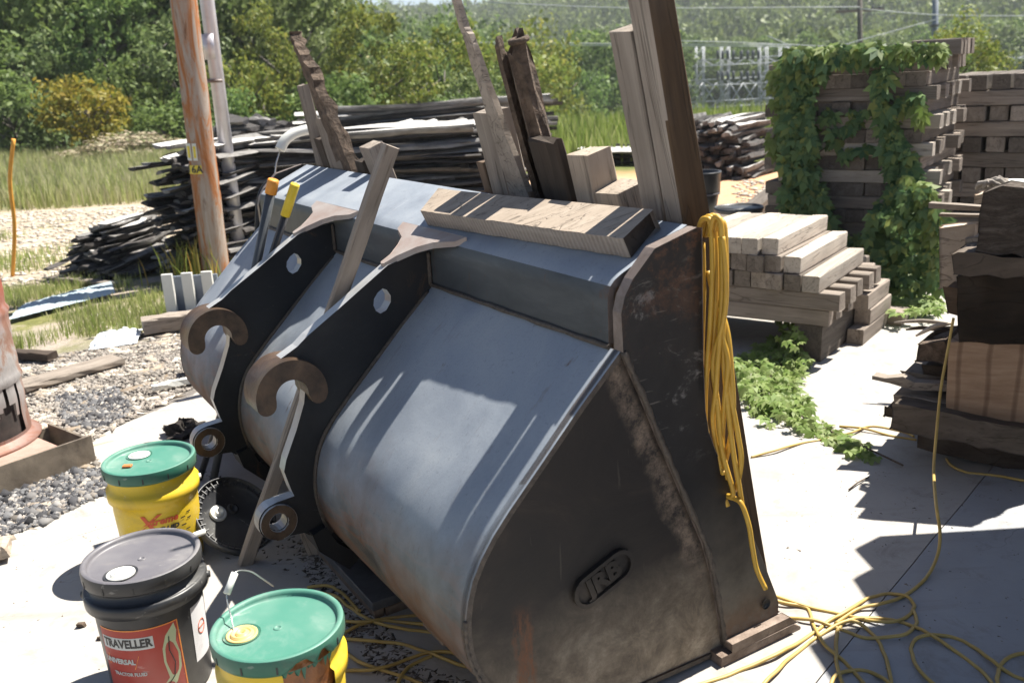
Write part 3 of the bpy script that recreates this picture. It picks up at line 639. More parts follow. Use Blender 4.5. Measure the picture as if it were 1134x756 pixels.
# 3. green lidded pail with torn rim
cx, cy = -.58, 1.915; so_ = lid_off((268, 703), cx, cy, .365)
r3, c3, R3, z3, l3 = pail(cx, cy, 'yellow pail with a green lid whose rim is torn open, nearest the camera', P_yel, P_grn, P_grd, .375, so_, P_tan, 'broken')
pl_ = lambda x, y, z: gnd(x, y, z)
wire = [gnd(212+12, 662, .40)*0+Vector(P) for P in []]
E1 = gnd(303, 649, .37); E2 = Vector((c3.x-.085, c3.y-.125, z3-.04))
def at_depth_near(x, y, ref): return plane(x, y, ref, fwd)
gp0 = at_depth_near(260, 634, E1.lerp(E2, .35)+ZZ*.06); gp1 = at_depth_near(251, 657, E1.lerp(E2, .45)+ZZ*.05)
path = spline([E1, at_depth_near(290, 640, E1.lerp(E2, .15)), at_depth_near(276, 632, E1.lerp(E2, .25)), gp0, gp1, at_depth_near(256, 683, E1.lerp(E2, .55)), at_depth_near(262, 710, E1.lerp(E2, .75)), at_depth_near(272, 736, E1.lerp(E2, .9)), at_depth_near(284, 752, E2)], 6)
hb = part('bail', MB().tube(path, .0017, 6), M_wire, r3); part('grip', MB().tube([gp0, gp0.lerp(gp1, .5), gp1], .0085, 14), P_wht, hb)
mb = MB()
for k in range(9):
    q = math.radians(-73+k*5.4); e = Vector((math.cos(q), math.sin(q), 0)); t_ = ZZ.cross(e); zt_ = z3-.012
    a = c3+e*.151+ZZ*(zt_+.006); w_ = .006+.004*rnd.random(); h_ = .01+.03*rnd.random()
    mb.add([a-t_*w_, a+t_*w_, a+t_*w_*.2-ZZ*h_-e*.006, a-t_*w_*.7-ZZ*h_*.6], [(0, 1, 2, 3)])
part('torn_skirt_shred', mb, P_grd, r3)
# ------------------------------------------------------------------ loose black lid leaning on the stick
lc = gnd(259, 571, .10); nv = ((EYEP-lc).normalized()*.66+(cR*.60+cU*.80)*.75).normalized(); e1 = nv.cross(ZZ).normalized(); e2 = nv.cross(e1)
lroot = thing('round_lid', lc, 'loose black pail lid lying tilted underside up beside the prop stick', 'lid')
axl = (e1, e2, nv)
part('disc', MB().lathe([(0, 0), (.118, 0), (.122, .004), (.128, .010), (.134, .010)], lc, axl, 72), P_blk, lroot)
part('rim', MB().lathe([(.132, -.012), (.152, -.010), (.154, .016), (.150, .022), (.146, .016), (.143, .004), (.134, .002)], lc, axl, 80), P_blk, lroot)
mb = MB()
for k in range(36):
    q = 2*math.pi*k/36; e = e1*math.cos(q)+e2*math.sin(q); t_ = nv.cross(e); mb.box(lc+e*.133+nv*.010, (.022, .003, .008), (e, t_, nv))
tag(part('rim_rib', mb, P_blk, lroot), kind='stuff')
sx = -e1*.0
sp_c = plane(241, 569, lc, nv); part('spout_cap', MB().lathe([(.030, 0), (.030, .010), (.024, .013), (.022, .008), (.018, .008), (.017, .022), (.011, .024), (.010, .018), (0, .018)], sp_c, axl, 32), P_wht, lroot)
part('vent_boss', MB().lathe([(.022, 0), (.020, .005), (.012, .006), (.010, .002), (0, .002)], plane(258, 563, lc, nv), axl, 24), P_blk, lroot)
# ------------------------------------------------------------------ cords
def cordmat(name, a, b): return simple(name, a, b, 9, .5, 0, .1)
M_cy = cordmat('yellow cord jacket', (.44, .24, .02), (.58, .36, .05)); M_cd = cordmat('dusty ochre cord jacket', (.36, .24, .06), (.50, .35, .11))
hang = thing('hanging_cord', B(-.34, -.05, 1.2), 'coil of bright yellow extension cord hung over the corner of the bucket', 'extension cord')
strands = [
 [(773, 262), (776, 246), (782, 242), (787, 250), (789, 300), (786, 370), (781, 440), (783, 500), (798, 540), (806, 560)],
 [(776, 262), (780, 245), (786, 240), (791, 252), (793, 310), (790, 380), (780, 420), (775, 440), (779, 490), (795, 535)],
 [(781, 262), (786, 243), (790, 239), (795, 250), (796, 300), (792, 350), (784, 400), (777, 425), (776, 460), (786, 510), (793, 530)],
 [(786, 262), (790, 243), (795, 241), (799, 254), (800, 320), (797, 370), (793, 430), (790, 470), (799, 520), (802, 520)],
 [(790, 262), (794, 246), (799, 244), (803, 258), (804, 320), (800, 365), (806, 400), (803, 440), (800, 490), (806, 530)],
 [(784, 300), (791, 330), (798, 360), (804, 390), (808, 430), (817, 480), (821, 510), (816, 538), (808, 547)],
 [(800, 262), (803, 290), (804, 330), (800, 360), (790, 400), (795, 450), (800, 500), (812, 545), (806, 549), (820, 556), (829, 580), (833, 604), (838, 630), (848, 652)],
 [(778, 268), (779, 320), (777, 390), (777, 440), (785, 490), (796, 530)],
 [(795, 270), (797, 330), (806, 370), (810, 410), (812, 455), (806, 500), (800, 520)],
 [(772, 255), (775, 330), (773, 400), (772, 450), (780, 500), (792, 530), (800, 548)],
 [(798, 262), (801, 330), (801, 390), (806, 450), (812, 500), (818, 535), (822, 560)],
]
for k, s_ in enumerate(strands):
    P = [onU(x, y, -.315+.012*((k % 3)-1)+(.10*max(0, y-430)/180)) for x, y in s_]
    part('cord_loop', MB().tube(spline(P, 6), .0066, 8), M_cy, hang)
def gcord(pts, label, mat=M_cd, r=.0052, lift=(), name='extension_cord', grp=None):
    P = []
    for i, (x, y) in enumerate(pts):
        z = r+.002+(.010 if i % 3 == 1 else 0); z += dict(lift).get(i, 0); P.append(gnd(x, y, z))
    P = spline(P, 3); P = [p+Vector((rnd.gauss(0, .0009), rnd.gauss(0, .0009), 0)) for p in P]
    return single(name, MB().tube(spline(P, 8), r, 8), mat, P[0], label, 'extension cord', grp)
gcord([(845, 655), (870, 664), (905, 674), (950, 684), (985, 688), (1005, 682), (1012, 670), (1004, 660), (985, 657), (962, 662), (938, 676), (915, 690), (890, 708), (860, 724), (820, 742), (780, 756), (750, 766)], 'dusty yellow cord looping beside the bucket corner and leaving at the lower frame edge')
gcord([(838, 662), (862, 666), (893, 673), (900, 690), (914, 714), (935, 732), (950, 748), (962, 762)], 'short run of yellow cord crossing between the bucket corner and the lower loops')
gcord([(872, 684), (900, 686), (930, 696), (960, 706), (1000, 702), (1015, 690), (1012, 676)], 'yellow cord curving under the larger loops right of the cutting edge')
gcord([(830, 776), (852, 750), (880, 724), (912, 700), (940, 686), (970, 684), (1003, 690), (1030, 702), (1060, 722), (1088, 744), (1105, 765)], 'yellow cord arching from the lower edge across the shaded slab to the right')
gcord([(938, 770), (928, 740), (926, 712), (930, 693), (945, 687), (965, 700), (978, 720), (985, 745), (990, 770)], 'yellow cord making a narrow upright loop in the middle of the tangle')
gcord([(1050, 770), (1020, 744), (1010, 724), (1012, 710), (1025, 703), (1050, 704), (1075, 714), (1100, 732), (1118, 745), (1134, 752), (1150, 757)], 'yellow cord in a wide flat loop on the bluish shaded slab')
gcord([(1112, 775), (1105, 752), (1108, 736), (1120, 726), (1140, 722)], 'yellow cord end curling at the lower right corner of the scene')
gcord([(915, 775), (925, 748), (945, 742), (965, 744), (985, 756), (1000, 775)], 'low arc of yellow cord at the bottom edge of the tangle')
# cord hanging from the timber pile down to the tangle
P = [plane(x, y, (0, yy, 0), (0, 1, 0)) for x, y, yy in ((1056, 352, 3.32), (1050, 385, 3.28), (1042, 430, 3.2), (1037, 480, 3.1), (1034, 520, 3.0))]
P2 = [gnd(x, y, z) for x, y, z in ((1037, 560, .20), (1041, 590, .10), (1038, 615, .04), (1025, 640, .012), (1000, 660, .009), (975, 668, .020), (950, 674, .012), (925, 690, .008))]
single('extension_cord', MB().tube(spline(P+P2, 8), .0052, 8), M_cd, P2[-1], 'ochre cord falling from the dark timber pile to the tangle on the slab', 'extension cord')
gcord([(832, 506), (860, 498), (890, 490), (915, 486), (945, 478), (965, 472), (1000, 478), (1012, 483)], 'thin yellow cord lying across the sunlit concrete behind the bucket')
gcord([(930, 472), (955, 474), (985, 482), (1015, 487)], 'second cord beside the creeper crossing the sunlit concrete')
gcord([(1048, 508), (1055, 516), (1072, 523), (1100, 526), (1140, 533)], 'cord end lying under the lowest boards of the dark pile')
g_ = 'cords under the heel of the bucket'
gcord([(340, 650), (362, 648), (378, 656), (392, 670), (398, 676)], 'ochre cord curling out from behind the torn pail', grp=g_)
gcord([(350, 655), (372, 660), (390, 674), (410, 686), (428, 692), (455, 697), (490, 701)], 'upper of the ochre cords running under the bucket heel', grp=g_)
gcord([(365, 686), (400, 688), (430, 684), (462, 681), (500, 680)], 'straight ochre cord passing below the pallet corner', grp=g_)
gcord([(375, 706), (392, 694), (415, 687), (440, 688), (475, 691), (500, 690)], 'ochre cord bending round the pallet corner', grp=g_)
gcord([(380, 707), (400, 708), (440, 712), (475, 722), (500, 732), (520, 738)], 'long ochre cord curving towards the near corner of the bucket', grp=g_)
gcord([(384, 722), (400, 733), (425, 742), (450, 750), (480, 762)], 'lowest ochre cord leaving at the bottom edge by the torn pail', grp=g_)
gcord([(380, 742), (410, 741), (440, 734), (470, 723), (500, 722), (530, 735)], 'ochre cord crossing over the lower cords in a shallow wave', grp=g_)
gcord([(436, 775), (442, 752), (455, 737), (478, 726)], 'short ochre cord hooking up from the bottom edge', grp=g_)
# ------------------------------------------------------------------ dark timber pile on the right
PN = Vector((-.31, -.95, 0)).normalized(); PB = -PN; PD = Vector((.62, .78, 0)).normalized()
def pblock(name, px, off, depth, mat, label, cat, bevel=.006, jit=.004, seg=6, skew=0, grp=None):
    """front outline px polygon on the pile's front plane (off metres behind it), real depth"""
    P0 = Vector((1.43, 3.34, 0))+PB*off; P = [plane(x, y, P0, PN) for x, y in px]; mb = MB(); pts = []
    for i in range(len(P)):
        a, b = P[i], P[(i+1) % len(P)]; k = max(1, int((b-a).length/.05)); pts += [a.lerp(b, j/k) for j in range(k)]
    pts = [p+Vector((rnd.uniform(-jit, jit), 0, rnd.uniform(-jit, jit))) for p in pts]
    e = PN.cross(ZZ).normalized(); two = [((p-P0).dot(e), p.z) for p in pts]
    mb.prism(two, [], lambda a, b, d: P0+e*a+ZZ*(b-P0.z)+PD*d, 0, depth)
    q = P[0]+PD*depth/2; return single(name, mb, mat, (q.x, q.y, q.z), label, cat, grp, bevel)
W_blackx = wood_mat('charred oak', (.008, .007, .006), (.05, .034, .022), scale=.6); W_brownx = wood_mat('brown oily timber', (.055, .043, .034), (.155, .125, .10), scale=.7)
def sawn_end():
    m = MT('fresh sawn block face', .85, 0, .2); n = m.noise(5, m.map((1, 1, 7)), 7, .7, .4); c = m.ramp(n, [(.3, (.26, .165, .105)), (.7, (.40, .275, .185))])
    k = m.wave(3.3, None, 1.0, 3, 'X'); c = m.mix(m.math('MULTIPLY', m.thr(k, .88, 1.0), .55), c, (.10, .055, .035, 1)); m.color(c); m.bump(n, .4, .005); return m.m
W_blk = sawn_end()
def barkgrey():
    m = MT('grey fibrous bark', .95, 0, .1); n = m.noise(9, m.map((1, 1, 3.5), (0, .35, 0)), 9, .8, 1.4); m.color(m.ramp(n, [(.3, (.05, .04, .034)), (.5, (.12, .10, .085)), (.72, (.25, .22, .19))])); m.bump(n, 1.0, .02); return m.m
W_gb = barkgrey()
pblock('timber', [(1050, 378), (1200, 382), (1200, 480), (1048, 461)], .06, .9, W_blk, 'large pale sawn block in the middle of the dark pile on the right', 'timber')
pblock('timber', [(1061, 306), (1110, 300), (1210, 306), (1210, 382), (1062, 379)], .05, .5, W_blackx, 'charred black timber resting on the pale sawn block', 'timber', jit=.006)
pblock('timber', [(1054, 284), (1062, 279), (1110, 284), (1210, 284), (1210, 312), (1056, 303)], .03, .22, W_brownx, 'brown weathered timber on top of the charred black one', 'timber', jit=.006)
pblock('log', [(1086, 240), (1090, 212), (1110, 208), (1215, 214), (1215, 288), (1083, 279)], .045, .16, W_gb, 'grey fibrous bark log at the top of the right pile', 'log', jit=.008)
pblock('board', [(1041, 252), (1078, 249), (1080, 318), (1040, 318)], .42, .05, T_['pale'], 'upright pale board behind the left side of the right pile', 'board')
pblock('block', [(1047, 320), (1062, 320), (1062, 349), (1049, 345)], .30, .3, T_['brown'], 'small brown block under the upright pale board', 'block')
pblock('block', [(1071, 264), (1081, 263), (1081, 271), (1071, 271)], .38, .10, T_['bleach'], 'small white chip of wood wedged by the upright board', 'block')
pblock('board', [(1028, 225), (1088, 229), (1088, 234), (1028, 231)], .55, .05, T_['grey'], 'upper of two thin sticks poking left from the right pile', 'stick', jit=.001, bevel=.002)
pblock('board', [(1040, 237), (1090, 238), (1090, 241), (1040, 240)], .60, .04, T_['grey'], 'lower of two thin sticks poking left from the right pile', 'stick', jit=.001, bevel=.002)
pblock('board', [(1080, 216), (1096, 214), (1096, 224), (1080, 224)], .45, .10, T_['pale'], 'small pale board end beside the grey bark log', 'board')
pblock('board', [(990, 437), (1052, 447), (1052, 461), (991, 446)], .10, .6, T_['grey'], 'grey board sticking out left above the long brown plank', 'board')
pblock('plank', [(989, 447), (1060, 461), (1210, 492), (1210, 522), (1100, 497), (986, 475)], .0, .5, W_brownx, 'long brown plank jutting left, low in the right pile', 'plank', jit=.004)
pblock('plank', [(1017, 478), (1210, 517), (1210, 540), (1016, 496)], .09, .6, T_['dark'], 'lowest dark plank of the right pile, just above the ground', 'plank')
pblock('plank', [(980, 452), (992, 454), (992, 462), (980, 459)], .12, .3, T_['dark'], 'short dark plank end beside the long brown plank', 'plank')
pblock('splinter', [(966, 416), (980, 419), (1000, 417), (1012, 423), (1050, 426), (1050, 433), (1012, 432), (985, 424), (966, 420)], .12, .05, T_['grey'], 'crooked weathered splinter poking far left from the right pile', 'splinter', jit=.001, bevel=.001)
pblock('board', [(1000, 413), (1052, 420), (1052, 431), (1012, 428)], .2, .25, T_['grey'], 'grey board above the crooked splinter', 'board')
pblock('board', [(1023, 405), (1052, 409), (1052, 420), (1024, 415)], .22, .3, T_['dark'], 'dark stub of board tucked under the splintered bark', 'board')
pblock('bark', [(1017, 382), (1045, 380), (1053, 396), (1050, 403), (1016, 399)], .16, .25, M_bark, 'chunk of dark bark left of the pale sawn block', 'bark', jit=.007)
for i, (pa, pb_, lab) in enumerate((((1014, 372), (1054, 358), 'pale curved splinter above the dark bark chunk'), ((1020, 380), (1052, 364), 'dark thin splinter just under the pale curved one'), ((990, 357), (1056, 359), 'long grey slat lying on the concrete towards the creeper'), ((1003, 365), (1040, 366), 'short dark slat below the long grey slat'))):
    P0 = plane(*pa, Vector((1.43, 3.34, 0))+PB*(.25 if i < 2 else .9), PN); P1 = plane(*pb_, Vector((1.43, 3.34, 0))+PB*(.25 if i < 2 else .9), PN)
    mid = (P0+P1)/2+ZZ*.012; single('splinter', MB().tube(spline([P0, mid, P1], 5), [.004+.006*math.sin(k*.3) for k in range(11)], 5), T_[('pale', 'dark', 'grey', 'dark')[i]], P0, lab, 'splinter')
mb = MB(); kc = plane(1100, 209, Vector((1.43, 3.34, 0))+PB*.3, PN)
mb.tube([kc+Vector((.05*math.cos(i*.8)*(1+.2*math.sin(i)), .04*math.sin(i*1.1), .018+.018*math.sin(i*1.9))) for i in range(26)], .009, 6); single('rope_knot', mb, simple('frayed grey rope', (.16, .14, .12), (.30, .27, .24), 40, .9, 0, .8), kc, 'knot of frayed grey rope on top of the bark log', 'rope')
kc = plane(1126, 211, Vector((1.43, 3.34, 0))+PB*.35, PN)
single('plastic_tray', MB().lathe([(0, 0), (.09, .0), (.11, .03), (.115, .03), (.12, .022)], kc, n=24), P_wht, kc, 'white plastic tray lying on top of the bark log', 'tray')
# supports and the taller part of the pile just right of the view (it throws the big shadow)
for i, (x, y, z, sx, sy, sz, a, m_) in enumerate([(2.35, 3.60, .02, .9, .2, .08, .1, 'dark'), (2.45, 2.35, .16, .36, 1.3, .32, -.03, 'brown'), (2.47, 2.30, .49, .36, 1.35, .32, .03, 'dark'), (2.44, 2.36, .82, .36, 1.3, .32, -.02, 'grey'), (2.46, 2.30, 1.15, .36, 1.3, .32, .02, 'brown'), (2.85, 2.55, .2, .36, 1.3, .4, 0, 'dark'), (2.85, 2.55, .62, .36, 1.3, .42, .02, 'grey'), (2.84, 2.55, 1.08, .36, 1.3, .46, -.02, 'brown'), (2.16, 1.98, 1.49, 1.55, .30, .30, .02, 'dark'), (2.20, 2.31, 1.48, 1.55, .30, .28, -.02, 'brown'), (2.30, 2.62, 1.47, 1.50, .30, .26, .03, 'grey'), (2.48, 2.93, 1.47, 1.38, .28, .28, -.02, 'dark'), (2.56, 3.16, 1.45, 1.42, .18, .24, .0, 'brown'), (2.20, 1.66, 1.48, 1.5, .28, .28, .02, 'grey')]):
    me = beam_mesh('timber', sy if sy > sx else sx, sx if sy > sx else sy, sz, T_[m_], 5, .004, .01)
    o = link('timber', me, (x, y, z+(.0 if i else .03)), (0, 0, a+(math.pi/2 if sy > sx else 0)))
    tag(o, 'heavy timber in the tall pile just beyond the right frame edge', 'timber', 'timbers beyond the right edge')
pc = gnd(416, 684); sk = thing('skid', pc, 'dark steel-edged skid corner under the heel of the bucket', 'skid')
part('skid_deck', MB().box(pc+BW*.30+BU*.16+ZZ*.045, (.34, .62, .03), (BU, BW, ZZ)), simple('greasy grey steel', (.05, .055, .065), (.16, .165, .18), 6, .45, .3, .3), sk, bevel=.003); part('skid_rail', MB().box(pc+BW*.30+BU*.01+ZZ*.016, (.03, .62, .030), (BU, BW, ZZ)), M_lip, sk); part('skid_rail', MB().box(pc+BW*.0+BU*.18+ZZ*.016, (.30, .03, .030), (BU, BW, ZZ)), M_lip, sk)
# wood chock below the near hinge and pallet corner under the heel
pc = gnd(345, 612, 0); o = link('wood_chock', beam_mesh('wood_chock', .16, .05, .06, T_['pale'], 4, .003), pc+ZZ*.075, (0, math.radians(78), .3)); tag(o, 'small pale wood chock standing under the near hinge bracket', 'chock')
# ------------------------------------------------------------------ timber stacks (cribbed squared timber)
PH = math.radians(37); SA = Vector((math.cos(PH), -math.sin(PH), 0)); SB = Vector((math.sin(PH), math.cos(PH), 0))
ORD = ['first', 'second', 'third', 'fourth', 'fifth', 'sixth', 'seventh', 'eighth', 'ninth', 'tenth', 'eleventh', 'twelfth', 'thirteenth', 'fourteenth', 'fifteenth', 'sixteenth', 'seventeenth', 'eighteenth', 'nineteenth']
W_st = wood_mat('stack timber weathered', (.14, .115, .095), (.31, .265, .225)); W_st2 = wood_mat('stack timber brown', (.075, .062, .052), (.18, .155, .132)); W_st3 = wood_mat('stack timber pale', (.36, .31, .26), (.50, .45, .39))
_bm = {}
def tmesh(L, a, b, m):
    k = (round(L, 2), a, b, m.name, rnd.randrange(3))
    if k not in _bm: _bm[k] = beam_mesh('timber', L, a, b, m, 3, .0022, .005)
    return _bm[k]
def put(L, a, b, m, c, along, label, grp, cat='timber', j=.01, name='stacked_timber'):
    ang = math.atan2(along.y, along.x)+rnd.uniform(-.016, .016); o = link(name, tmesh(L, a, b, m), c+along*rnd.uniform(-j, j)*1.0, (0, 0, ang)); return tag(o, label, cat, grp)
def crib(P0, LA, LB, h, nlay, nA, nB, name, first_front=True, jit=.02):
    """P0 = near right corner on the ground. Layers alternate: timbers along SA (long side to the front) and along SB (ends to the front)"""
    wd = .088
    for l in range(nlay):
        z = h*(l+.5); lay = ORD[nlay-1-l] if nlay-1-l < len(ORD) else 'lower'
        front = (l % 2 == 0) == first_front
        if front:
            oh = rnd.uniform(.02, .07)
            for k in range(nA):
                c = P0 - SA*(LA/2-oh) + SB*(wd/2+(LB-wd)*k/(nA-1)) + ZZ*z
                put(LA, wd, h*.96, rnd.choice((W_st, W_st, W_st3)), c, SA, '%s timber from the front, %s layer from the top, %s' % (ORD[k], lay, name), name, j=jit*2.6)
        else:
            for k in range(nB):
                c = P0 - SA*(wd/2+.03+(LA-wd-.06)*k/(nB-1)) + SB*(LB/2) + ZZ*z
                put(LB, min(wd*1.4, (LA-wd)/(nB-1)*.985), h*.97, rnd.choice((W_st, W_st2, W_st2)), c, SB, '%s timber end from the right, %s layer from the top, %s' % (ORD[k], lay, name), name, j=jit*1.5)
V0 = gnd(1012, 322); V0.z = 0
crib(V0, 1.06, 1.0, .0885, 17, 6, 9, 'vine-covered timber stack')
ztop = .0885*17
put(.62, .088, .085, W_st2, V0-SA*.42+SB*.25+ZZ*(ztop+.045), SA, 'short brown timber lying on top of the vine-covered stack, left part', 'vine-covered timber stack')
for k in range(4): put(.30, .085, .10, W_st, V0-SA*(.02-.0*k)+SB*(.30+.10*k)+ZZ*(ztop+.05), SA, '%s short timber from the front on the top right of the vine-covered stack' % ORD[k], 'vine-covered timber stack')
V1 = Vector((4.30, 6.50, 0)); crib(V1, 1.2, .8, .112, 12, 3, 8, 'bare timber stack at right')
# front stack
F0_ = gnd(909, 402); F0_.z = 0; wd = .09; nm = 'low sunlit timber stack'
def fs(a, b, z): return F0_ - SA*a + SB*b + ZZ*z
put(.75, .145, .20, W_st2, fs(.07, .375, .10), SB, 'thick dark support block at the near corner of the low sunlit stack', nm)
put(.75, .145, .20, W_st2, fs(.95, .375, .10), SB, 'thick support block hidden at the left of the low sunlit stack', nm)
for l, z in ((1, .245), (2, .335)):
    for k in range(5):
        put(1.35, wd, .088, W_st, fs(.62+(.02 if l == 1 else -.03), .05+.17*k-.02, z), SA, '%s long timber from the front in the %s long layer of the low sunlit stack' % (ORD[k], 'lower' if l == 1 else 'upper'), nm, j=.008)
for l, (z, n, a0) in enumerate(((.425, 9, .02), (.515, 8, .125), (.605, 6, .245))):
    for k in range(n):
        put(.80, wd*.985, .088, W_st3 if (l == 2 or k == 0) else W_st, fs(a0+wd*.5+(wd+.003)*k, .37+.015*math.sin(k*2+l), z), SB, '%s squared timber from the right in the %s row of the low sunlit stack' % (ORD[k], ('bottom', 'middle', 'top')[l]), nm, j=.012)
F1_ = gnd(956, 383); F1_.z = 0
for k, (a, b, z, L) in enumerate(((0, .25, .045, .50), (.0, .33, .135, .40), (.01, .30, .225, .42), (.10, .35, .31, .36), (.13, .25, .225, .30), (.13, .26, .135, .30), (.13, .24, .045, .30), (.2, .6, .31, .30))):
    put(L, wd, .088, W_st, F1_-SA*(a+.045)+SB*b+ZZ*z, SB, ('lowest', 'second lowest', 'third', 'upper', 'third rear', 'second rear', 'lowest rear', 'far rear')[k]+' short timber in the crib right of the low sunlit stack', 'short timbers right of the low stack')
pc = gnd(985, 357); put(.16, .15, .085, W_st, pc+ZZ*.043, SA, 'single timber offcut lying on the concrete by the ground creeper', 'loose offcuts')
# row of timbers left behind the cords (long dark baulk under the round lid)
pc = gnd(835, 258); put(1.5, .16, .15, W_st2, pc+ZZ*.22+SB*.1, (SA*-.2+SB).normalized(), 'long dark baulk behind the low sunlit stack', 'baulks')
put(1.5, .16, .15, W_st2, pc+ZZ*.07+SB*.1-SA*.3, (SA*-.2+SB).normalized(), 'lower dark baulk behind the low sunlit stack', 'baulks')
# black tub and round lid behind the tall timber
tb = gnd(780, 246, .0); tb = atY(778, 238, 7.4); tr = thing('black_tub', tb, 'black plastic tub standing behind the tall leaning timber', 'tub')
part('tub_body', MB().lathe([(0, 0), (.10, 0), (.125, .16), (.125, .17), (.135, .175), (.14, .32), (.145, .325), (.145, .34), (.13, .34), (.13, .30)], tb, n=40), P_blk, tr)
part('tub_band', MB().lathe([(.128, .165), (.137, .165), (.138, .178), (.130, .178)], tb, n=40), P_lid, tr)
lc2 = atY(818, 232, 6.9); tr = thing('round_lid', lc2, 'wide round black lid lying flat beside the black tub', 'lid')
part('lid_disc', MB().lathe([(0, .0), (.16, 0), (.165, .012), (0, .012)], lc2, n=48), P_blk, tr); part('lid_rim', MB().lathe([(.162, -.012), (.178, -.012), (.18, .018), (.172, .024), (.163, .014)], lc2, n=48), P_blk, tr)
# ------------------------------------------------------------------ slab piles
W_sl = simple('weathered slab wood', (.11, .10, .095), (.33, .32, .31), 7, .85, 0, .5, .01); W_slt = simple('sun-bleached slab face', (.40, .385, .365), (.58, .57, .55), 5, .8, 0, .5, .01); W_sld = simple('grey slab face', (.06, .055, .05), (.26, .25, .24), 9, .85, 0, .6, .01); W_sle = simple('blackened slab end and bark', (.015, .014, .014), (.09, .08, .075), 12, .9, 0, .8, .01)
def slab_mesh(L, wd_, th):
    """half-round offcut: flat face up, bark below, along X; materials: bark/end 0, flat 1"""
    mb = MB(); n = 7; K = 5; vs = []; bend = rnd.uniform(-.02, .02); tw = rnd.uniform(-.6, .6); sw = rnd.uniform(-.05, .05)
    for i in range(n+1):
        x = -L/2+L*i/n; ww = wd_*(1+rnd.uniform(-.2, .2))*(rnd.uniform(.5, 1) if i in (0, n) else 1); tt = th*(1+rnd.uniform(-.25, .25)); zc = bend*math.sin(math.pi*i/n)*2+rnd.uniform(-.006, .006); t_ = tw*i/n; yc = sw*math.sin(math.pi*i/n)
        for k in range(K):
            q = math.pi*(1+k/(K-1)); y = ww/2*math.cos(q); z = tt*math.sin(q)*1.0
            vs.append(Vector((x, yc+y*math.cos(t_)-z*math.sin(t_), zc+y*math.sin(t_)+z*math.cos(t_))))
    for i in range(n):
        for k in range(K-1): mb.f.append([i*K+k, i*K+k+1, i*K+K+k+1, i*K+K+k]); mb.m.append(0); mb.sm.append(False)
        mb.f.append([i*K+K-1, i*K, i*K+K, i*K+K+K-1]); mb.m.append(1); mb.sm.append(False)
    mb.f.append(list(range(K))); mb.m.append(0); mb.sm.append(False); mb.f.append([n*K+k for k in reversed(range(K))]); mb.m.append(0); mb.sm.append(False)
    mb.v = vs; return mb
def slab_pile(P0, U, Wv, L, Wd, H, label, grp, single_n, wr=(.11, .20), tr=(.03, .055), spread=.14, slump=.0, gap=.042, fill=True, flip=.5, topm=None):
    """P0 near corner on the ground; slab axis U, pile width along Wv. single_n = how many of the outermost are objects of their own"""
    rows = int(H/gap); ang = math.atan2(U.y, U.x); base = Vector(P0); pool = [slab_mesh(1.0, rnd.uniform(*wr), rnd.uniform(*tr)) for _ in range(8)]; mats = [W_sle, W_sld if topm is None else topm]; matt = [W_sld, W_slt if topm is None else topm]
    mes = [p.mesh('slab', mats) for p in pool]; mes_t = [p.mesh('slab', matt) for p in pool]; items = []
    for r in range(rows):
        z = gap*(r+.6); inset = slump*r/rows; pitch = (wr[0]+wr[1])/2*.98; nw = max(2, int((Wd-2*inset)/pitch)); off = rnd.uniform(0, .06)
        for k in range(nw):
            ln = L*rnd.uniform(.75, 1.12); c = base + U*(L/2+inset*.6+rnd.uniform(-spread, spread)) + Wv*(inset+off+pitch*(k+.5)+rnd.uniform(-.03, .03)) + ZZ*(z+rnd.uniform(-.018, .018))
            rank = (rows-1-r)*1.2 + k*2.2 if k else (rows-1-r)*.3
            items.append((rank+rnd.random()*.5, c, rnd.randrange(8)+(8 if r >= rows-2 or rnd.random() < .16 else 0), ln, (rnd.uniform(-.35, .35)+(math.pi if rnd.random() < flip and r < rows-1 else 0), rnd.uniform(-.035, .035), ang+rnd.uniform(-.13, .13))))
    items.sort(key=lambda t: t[0]); rest = MB()
    from mathutils import Euler
    for i, (_, c, m_, ln, e) in enumerate(items):
        if i < single_n:
            o = link('slab', (mes+mes_t)[m_], c, e); o.scale = (ln, 1, 1); tag(o, label, 'slab', grp)
        else:
            R_ = Euler(e).to_matrix(); b = len(rest.v); rest.v += [c+R_ @ Vector((p.x*ln, p.y, p.z)) for p in pool[m_ % 8].v]
            rest.f += [[b+q for q in f] for f in pool[m_ % 8].f]; rest.m += [q+(2 if m_ > 7 else 0) for q in pool[m_ % 8].m]; rest.sm += pool[m_ % 8].sm
    if fill:
        for r in range(1, rows-1, 2):
            inset = slump*r/rows; rest.box(base+U*(L/2)+Wv*(Wd/2)+ZZ*(gap*(r+.5)), (L*.74-inset, max(.2, Wd-.3-2*inset), gap*1.4), (U, Wv, ZZ), jit=.02)
    if rest.v: tag(link('packed_slabs', rest.mesh('packed_slabs', mats+matt)), 'packed inner slabs of a slab pile', None, None, 'stuff')
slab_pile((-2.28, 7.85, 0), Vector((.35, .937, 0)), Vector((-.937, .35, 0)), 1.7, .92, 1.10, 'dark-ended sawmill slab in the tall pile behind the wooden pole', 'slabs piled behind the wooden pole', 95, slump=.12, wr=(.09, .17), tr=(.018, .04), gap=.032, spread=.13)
slab_pile((-2.25, 8.35, 0), Vector((.995, .10, 0)), Vector((-.10, .995, 0)), 2.3, .9, 1.14, 'long bleached slab lying crosswise beside the galvanised conduit', 'long slabs lying crosswise beside the conduit', 50, slump=.05, wr=(.07, .14), tr=(.018, .04), gap=.034, spread=.25)
slab_pile((-3.2, 7.9, 0), (BU*.6+BW*.6).normalized(), (BW*.7-BU*.5).normalized(), .85, 1.0, .46, 'weathered slab in the low slumped heap left of the pole', 'slabs slumped left of the pole', 44, slump=.4, fill=False, spread=.2, wr=(.07, .15), tr=(.015, .035), gap=.03)
